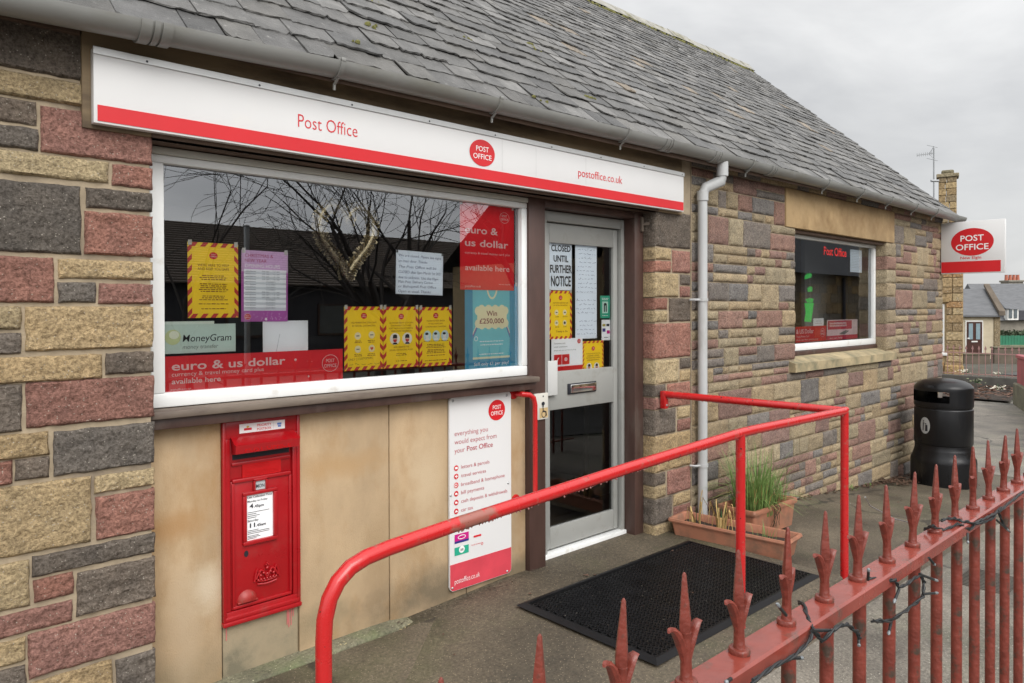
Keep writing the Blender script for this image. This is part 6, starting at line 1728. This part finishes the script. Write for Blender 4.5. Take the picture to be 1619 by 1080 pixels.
b = B(); b.add([(-.15, -.2, 4.8), (8.2, -.2, 4.8), (8.2, 4.5, 7.6), (-.15, 4.5, 7.6), (8.2, 9.2, 4.8), (-.15, 9.2, 4.8)], [(0, 1, 2, 3), (3, 2, 4, 5)])
rf = obj('roof', b, FARSLATE, sh)
b = B(); b.v = []; b.add([(.02, 0, 4.8), (.02, 9, 4.8), (.02, 4.5, 7.5)], [(0, 1, 2)]); obj('gable', b, FARHOUSE, sh)
cp0, cp1 = depth(1483.5, 335, 29.5), depth(1513, 268, 29.5)
b = B(); z = 3.0 ; top = cp1.z - gh
HI = Matrix.Rotation(-hrz, 3, 'Z'); hloc = lambda v: HI @ (v - Vector((hx0, hy0, gh)))
ya, yb = hloc(cp1).y, hloc(cp0).y; xa = hloc((cp0 + cp1) / 2).x
while z < top - .3:
    h = rng.uniform(.25, .34); m_ = rng.uniform(.35, .65)
    for u0, u1 in ((0, m_), (m_, 1)):
        cc = rng.choice([(.40, .30, .17), (.33, .245, .14), (.29, .23, .15), (.43, .33, .19)]); b.box(xa, xa + .7, ya + (yb - ya) * u0 + .008, ya + (yb - ya) * u1 - .008, z + .008, min(z + h, top - .3) - .008, .012, 1, 0, cc)
    z += h
b.box(xa - .06, xa + .76, ya - .07, yb + .07, top - .3, top - .16, .02, 1, 0, (.30, .26, .18)); b.box(xa + .05, xa + .6, ya + .1, yb - .1, top - .16, top, .06, 2, 0, (.22, .2, .14)); ch = obj('chimney', b, FARSTONE, sh)
b = B(); m0 = hloc(depth(1476.5, 332, 29.3)); m1 = hloc(depth(1476.5, 234, 29.3)); b.tube([m0, m1], .028, 8); a0 = hloc(depth(1450, 245.5, 29.3)); a1 = hloc(depth(1478, 242, 29.3)); b.tube([a0, a1], .013, 6)
for k in range(9):
    p = a0.lerp(a1, k / 8.5); b.tube([p + Vector((0, 0, -.07)), p + Vector((0, 0, .07))], .008, 5)
for d_ in (-.26, .26):
    p = a0.lerp(a1, .75); b.tube([a0.lerp(a1, .7), p + Vector((-.1, -.12, d_))], .010, 5); b.tube([p + Vector((-.2, .12, d_ + .05)), p + Vector((.0, -.25, d_ - .05))], .009, 5)
b.tube([hloc(depth(1472, 286, 29.3)), hloc(depth(1484, 286, 29.3))], .05, 8); obj('aerial', b, mat('aerial_metal', (.32, .33, .34), .5, .1, metal=.5), sh)

# small cottage with a brown door


def P45(px, py, d=44.0):
    return depth(px, py, d)


c0 = P45(1520, 562); c1 = P45(1577.5, 562)
ax = (c1 - c0); ax.z = 0; Wc = ax.length; rz = math.atan2(ax.y, ax.x)
ct = thing('cottage', 'small cream cottage with a slate roof and a brown panelled door', 'cottage', c0, (0, 0, rz)); SCL = 44.0 / FPX
pxm = lambda px: (px - 1520) / (1577.5 - 1520) * Wc; pzm = lambda py: (562 - py) * SCL
b = B(); b.box(0, Wc, 0, 5, -.8, pzm(497), .02); obj('wall', b, FARWALL, ct)
b = B(); b.add([(-.2, -.25, pzm(498.5)), (Wc + .1, -.25, pzm(498.5)), (Wc + .1, 1.15, pzm(456)), (-.2, 1.15, pzm(456)), (Wc, 5.4, pzm(497)), (-.2, 5.4, pzm(497)), (-.2, -.25, pzm(501)), (Wc + .1, -.25, pzm(501))], [(0, 1, 2, 3), (3, 2, 4, 5), (6, 7, 1, 0)]); rf = obj('roof', b, FARSLATE, ct)
b = B(); b.v = []; b.add([(Wc - .12, -.3, pzm(499)), (Wc + .25, -.3, pzm(499)), (Wc + .22, 1.15, pzm(452)), (Wc - .12, 1.15, pzm(452)), (Wc - .12, -.3, pzm(492)), (Wc + .25, -.3, pzm(492)), (Wc + .22, 1.15, pzm(448)), (Wc - .12, 1.15, pzm(448))], [(0, 1, 5, 4), (4, 5, 6, 7), (0, 4, 7, 3), (1, 2, 6, 5)]); obj('skew', b, BRWALL, rf)
b = B(); b.box(Wc - .25, Wc + .12, -.06, .3, -.8, pzm(497), .03, 2, 0, (.26, .21, .14)); obj('corner_stone', b, FARSTONE, ct)
b = B(); b.box(pxm(1525.5), pxm(1553.5), -.05, .02, pzm(561), pzm(506.5)); fd = obj('door', b, FARTRIM, ct)
b = B(); b.box(pxm(1527.5), pxm(1551.5), -.08, -.04, pzm(559.5), pzm(509)); obj('leaf', b, FARDOOR, fd)
b = B(); b.box(pxm(1530), pxm(1536.5), -.1, -.07, pzm(536.5), pzm(511.5)); b.box(pxm(1541.5), pxm(1548), -.1, -.07, pzm(536.5), pzm(511.5)); obj('door_glass', b, mat('frosted_blue', (.22, .30, .34), .3, .1), fd)
b = B(); b.box(pxm(1534.5), pxm(1544), -.1, -.07, pzm(541), pzm(539)); b.box(pxm(1528), pxm(1531), -.12, -.07, pzm(536), pzm(534)); obj('letter_plate', b, FARTRIM, fd)
b = B(); b.box(-1.5, Wc + .3, -.1, 0, pzm(501.5), pzm(498.5)); obj('gutter', b, DARKP, ct)

# further houses, hedge, green fence and low walls


def prism_house(name, label, d, pxl, pxr, pyb, pye, pyr, m=FARHOUSE, roofm=FARSLATE, dep=7.0):
    a, c = depth(pxl, pyb, d), depth(pxr, pyb, d); v = c - a; v.z = 0; Wd = v.length; t = thing(name, label, 'house', a, (0, 0, math.atan2(v.y, v.x))); k = d / FPX
    he, hr_ = (pyb - pye) * k, (pyb - pyr) * k
    b = B(); b.box(0, Wd, 0, dep, -2, he); obj('wall', b, m, t)
    b = B(); b.add([(-.3, -.3, he - .05), (Wd + .3, -.3, he - .05), (Wd + .3, dep / 2, hr_), (-.3, dep / 2, hr_), (Wd + .3, dep + .3, he - .05), (-.3, dep + .3, he - .05)], [(0, 1, 2, 3), (3, 2, 4, 5), (1, 4, 2), (0, 3, 5)]); rf = obj('roof', b, roofm, t); return t, rf, Wd, he, hr_, k


t, rf, Wd, he, hr_, k = prism_house('far_house', 'grey stone house with white dormer window beyond the cottage', 78, 1566, 1665, 556, 506, 447)
b = B(); x = (1587 - 1566) * k; b.box(x, x + 17 * k, -.6, 2.6, he + 0 * k, he + 32 * k - 1.0); dm_ = obj('dormer', b, FARTRIM, t)
b = B()
for xx in (1.5, 9.5):
    b.box(x + xx * k, x + (xx + 5) * k, -.66, -.6, he + 3 * k, he + 17 * k)
obj('pane', b, FARGLASS, dm_); b = B(); b.add([(x - .3, -.8, he + 18 * k), (x + 18.5 * k, -.8, he + 18 * k), (x + 9 * k, 2.2, he + 36 * k), (x - .3, 3, he + 18 * k), (x + 18.5 * k, 3, he + 18 * k)], [(0, 1, 2), (0, 2, 3), (1, 4, 2)]); obj('dormer_roof', b, FARSLATE, dm_)
b = B(); b.box((1604.5 - 1566) * k, (1660 - 1566) * k, -.5, 2.5, he, he + 15 * k); obj('dark_dormer', b, DARKP, t)
t, rf, Wd, he, hr_, k = prism_house('far_house', 'distant house whose red potted chimney rises above the slate roofs', 105, 1578, 1680, 552, 500, 462)
b = B(); b.box(35 * k, 59 * k, 2.5, 4.3, hr_ - 10 * k, hr_ + 17 * k, .05); b.box(34 * k, 60 * k, 2.3, 4.5, hr_ + 17 * k, hr_ + 20 * k, .05); ch = obj('chimney', b, FARHOUSE, t)
for i in range(4):
    b = B(); b.lathe([(.24, 0), (.20, .75), (.24, .8), (.15, .8)], 12, ((38 + i * 6.2) * k, 3.4, hr_ + 20 * k)); obj('chimney_pot', b, FARRED, ch, 40)
t, rf, Wd, he, hr_, k = prism_house('far_house', 'stone house whose square chimney shows above the cottage ridge', 70, 1490, 1566, 556, 500, 468)
b = B(); b.box(35 * k, 54 * k, 2.8, 4.0, hr_ - 15 * k, hr_ + 25 * k, .04); b.box(34 * k, 55 * k, 2.6, 4.2, hr_ + 25 * k, hr_ + 28 * k); ch = obj('chimney', b, FARSTONE, t)
for i in range(3):
    b = B(); b.lathe([(.22, 0), (.18, .8), (.22, .85)], 12, ((38 + i * 6) * k, 3.4, hr_ + 28 * k)); obj('chimney_pot', b, mat('cream_pot', (.5, .45, .34), .8), ch, 40)
# hedge
a, c = depth(1577, 548, 62), depth(1665, 548, 62)
hg = thing('hedge', 'dark clipped evergreen hedge behind the green fence', 'hedge', a); b = B(); rng = random.Random(71)
for i in range(2600):
    t_ = rng.random(); p = a.lerp(c, t_) - a + Vector((rng.uniform(-.6, .6), rng.uniform(-.6, .6), rng.uniform(-.4, 1.25 + .35 * noise.noise(Vector((t_ * 9, 0, 0)))))); s2 = rng.uniform(.08, .2); u = Vector((rng.gauss(0, 1), rng.gauss(0, 1), rng.gauss(0, 1))).normalized(); v = u.orthogonal().normalized(); w = u.cross(v)
    b.add([p - v * s2, p + w * s2 * .6, p + v * s2, p - w * s2 * .6], [(0, 1, 2, 3)])
obj('foliage', b, HEDGE, hg); b = B(); vv = c - a; b.tube([Vector((0, 0, .3)), vv + Vector((0, 0, .3))], .5, 8); obj('stems', b, BARK, hg)
a, c = depth(1576, 548, 58), depth(1650, 553, 58); v = c - a; v.z = 0
t = thing('garden_fence', 'green painted board fence in front of the far hedge', 'fence', a, (0, 0, math.atan2(v.y, v.x))); b = B()
for i in range(16):
    b.box(i * v.length / 16, (i + 1) * v.length / 16 - .02, 0, .03, -.5, .85 + .02 * (i % 2))
obj('boards', b, GREENF, t); b = B(); b.box(0, v.length, .03, .08, .5, .6); obj('rail', b, GREENF, t)
for pxa, pya, pxb, pyb, d, h, lb in ((1524, 574, 1566, 575, 38, .42, 'low brown garden wall before the cottage door'), (1572, 573, 1640, 567, 39, .75, 'brown sloping garden wall right of the cottage'), (1576, 557, 1660, 560, 50, .40, 'low pale rubble wall below the green fence')):
    a, c = depth(pxa, pya, d), depth(pxb, pyb, d); v = c - a; v.z = 0; t = thing('garden_wall', lb, 'wall', a, (0, 0, math.atan2(v.y, v.x))); b = B(); b.box(0, v.length, 0, .3, -.9, h, .03); obj('masonry', b, BRWALL if d < 45 else FARHOUSE, t); b = B(); b.box(-.03, v.length + .03, -.04, .34, h, h + .07, .02); obj('coping', b, KERBM, t)

# ================================================================== ACROSS THE ROAD (seen mirrored in the shop windows)


def house_across(name, label, x0, x1, yf, dep, zb, he, hr_):
    t = thing(name, label, 'house', (x0, yf, zb)); b = B(); b.box(0, x1 - x0, -dep, 0, -.3, he - zb); obj('wall', b, DARKP, t)
    b = B(); W = x1 - x0; n = 26
    for s in (1, -1):
        for i in range(n):
            t0, t1 = i / n, (i + 1) / n; y0, y1 = (.4 - (dep / 2 + .4) * t0, .4 - (dep / 2 + .4) * t1) if s > 0 else (-dep - .4 + (dep / 2 + .4) * t0, -dep - .4 + (dep / 2 + .4) * t1); z0, z1 = he - zb - .1 + (hr_ - he) * t0, he - zb - .1 + (hr_ - he) * t1; b.add([(-.4, y0, z0 + .05), (W + .4, y0, z0 + .05), (W + .4, y1, z1), (-.4, y1, z1), (-.4, y0, z0), (W + .4, y0, z0)], [(0, 1, 2, 3), (4, 5, 1, 0)])
    rf = obj('roof', b, TILE, t)
    for i in range(int(W / 3.2)):
        wx = 1 + i * 3.2; w_ = obj('window', B().box(wx, wx + 1.3, 0, .05, .9, 2.0), BROWN, t); obj('pane', B().box(wx + .07, wx + 1.23, .05, .06, .97, 1.93), FARGLASS, w_)
    return t


house_across('bungalow', 'long dark tiled bungalow across the road mirrored in the shop window', 2.0, 30.0, -20.0, 8.0, -.3, 2.4, 4.75)


t = thing('stone_outbuilding', 'low stone building across the road mirrored in the side window', 'building', (13.0, -7.0, -.6)); b = B(); rng = random.Random(77); z = 0
core = B(); core.box(0, 34, -6, -.05, -.3, 3.3); obj('wall_core', core, mat('house_mortar', (.40, .30, .17), .9, .1), t)
while z < 3.3:
    h = rng.uniform(.2, .34); x = 0
    while x < 34:
        w = rng.uniform(.3, .9); b.box(x + .01, min(34, x + w) - .01, -.05, .0, z + .01, min(z + h, 3.3) - .01, 0, 1, 0, rng.choice([(.42, .31, .17), (.34, .25, .14), (.30, .25, .18), (.24, .21, .17)])); x += w
    z += h
obj('stone_wall', b, FARSTONE, t)
b = B(); b.add([(-.3, .35, 3.15), (34.3, .35, 3.15), (34.3, -3, 5.6), (-.3, -3, 5.6), (34.3, -6.3, 3.15), (-.3, -6.3, 3.15)], [(0, 3, 2, 1), (3, 5, 4, 2)]); obj('roof', b, mat('black_slate', (.035, .036, .04), .8, .3, 3), t)
b = B(); b.tube([(11.5, .08, 0), (11.5, .08, 3.1)], .06, 8); obj('downpipe', b, DARKP, t)


def bare_tree(label, x, y, h, seed, trunk_r, maxlev=5):
    rng = random.Random(seed); t = thing('bare_tree', label, 'tree', (x, y, gz(x, y))); tb = B(); cb = B()

    def grow(p, d, L, r, lev):
        n = 4 if lev < 2 else 3; pts = [p]; rs = [r]; q = p.copy(); dd = d.copy()
        for i in range(n):
            dd = (dd + Vector((rng.gauss(0, .13), rng.gauss(0, .13), rng.gauss(.05 if lev < 3 else -.03, .09)))).normalized(); q = q + dd * (L / n); pts.append(q.copy()); rs.append(max(.0048, r * (1 - .42 * (i + 1) / n)))
        (tb if lev == 0 else cb).tube(pts, rs, 8 if lev == 0 else 5 if lev < 3 else 3, cap=False)
        if lev >= maxlev:
            return
        kids = 5 if lev == 0 else 3 if lev == 1 else rng.choice([2, 3, 3])
        for k in range(kids):
            f = rng.uniform(.45, 1.0) if k else 1.0; ii = f * n; i0 = min(n - 1, int(ii)); pp = pts[i0].lerp(pts[i0 + 1], ii - i0)
            side = Vector((rng.gauss(0, 1), rng.gauss(0, 1), rng.gauss(.1, .5))).normalized(); nd = (dd * rng.uniform(.7, 1.2) + side * rng.uniform(.5, .9)).normalized()
            grow(pp, nd, L * (rng.uniform(1.0, 1.5) if lev == 0 else rng.uniform(.62, .86)), rs[i0 + 1] * rng.uniform(.52, .78), lev + 1)
    for s in range(1):
        grow(Vector((0, 0, -.1)), Vector((rng.gauss(0, .04), rng.gauss(0, .04), 1)).normalized(), h * .17, trunk_r, 0)
    obj('trunk', tb, BARK, t, 60); obj('crown', cb, TREES, t)


bare_tree('tall bare winter tree mirrored in the middle of the shop window', 7.9, -7.6, 9.5, 5, .16)
bare_tree('bare winter tree mirrored at the right of the shop window', 12.6, -9.5, 10.0, 9, .22)
bare_tree('slim bare sapling mirrored at the left of the shop window', 4.5, -9.0, 11.5, 14, .05, 4)
bare_tree('bare twiggy tree mirrored behind the tinsel heart', 9.6, -11.5, 10.0, 23, .17, 5)
lamp = thing('steel_post', 'plain grey steel post across the road mirrored in the shop window', 'post', (5.25, -8.8, gz(5, -8)))
b = B(); b.tube([(0, 0, 0), (0, 0, 1.2), (0, 0, 3.05)], [.06, .05, .045], 12); obj('column', b, GALV, lamp, 50); b = B(); b.lathe([(.045, 0), (.052, .01), (.052, .03), (.0, .05)], 12, (0, 0, 3.05)); obj('cap', b, GALV, lamp, 40)
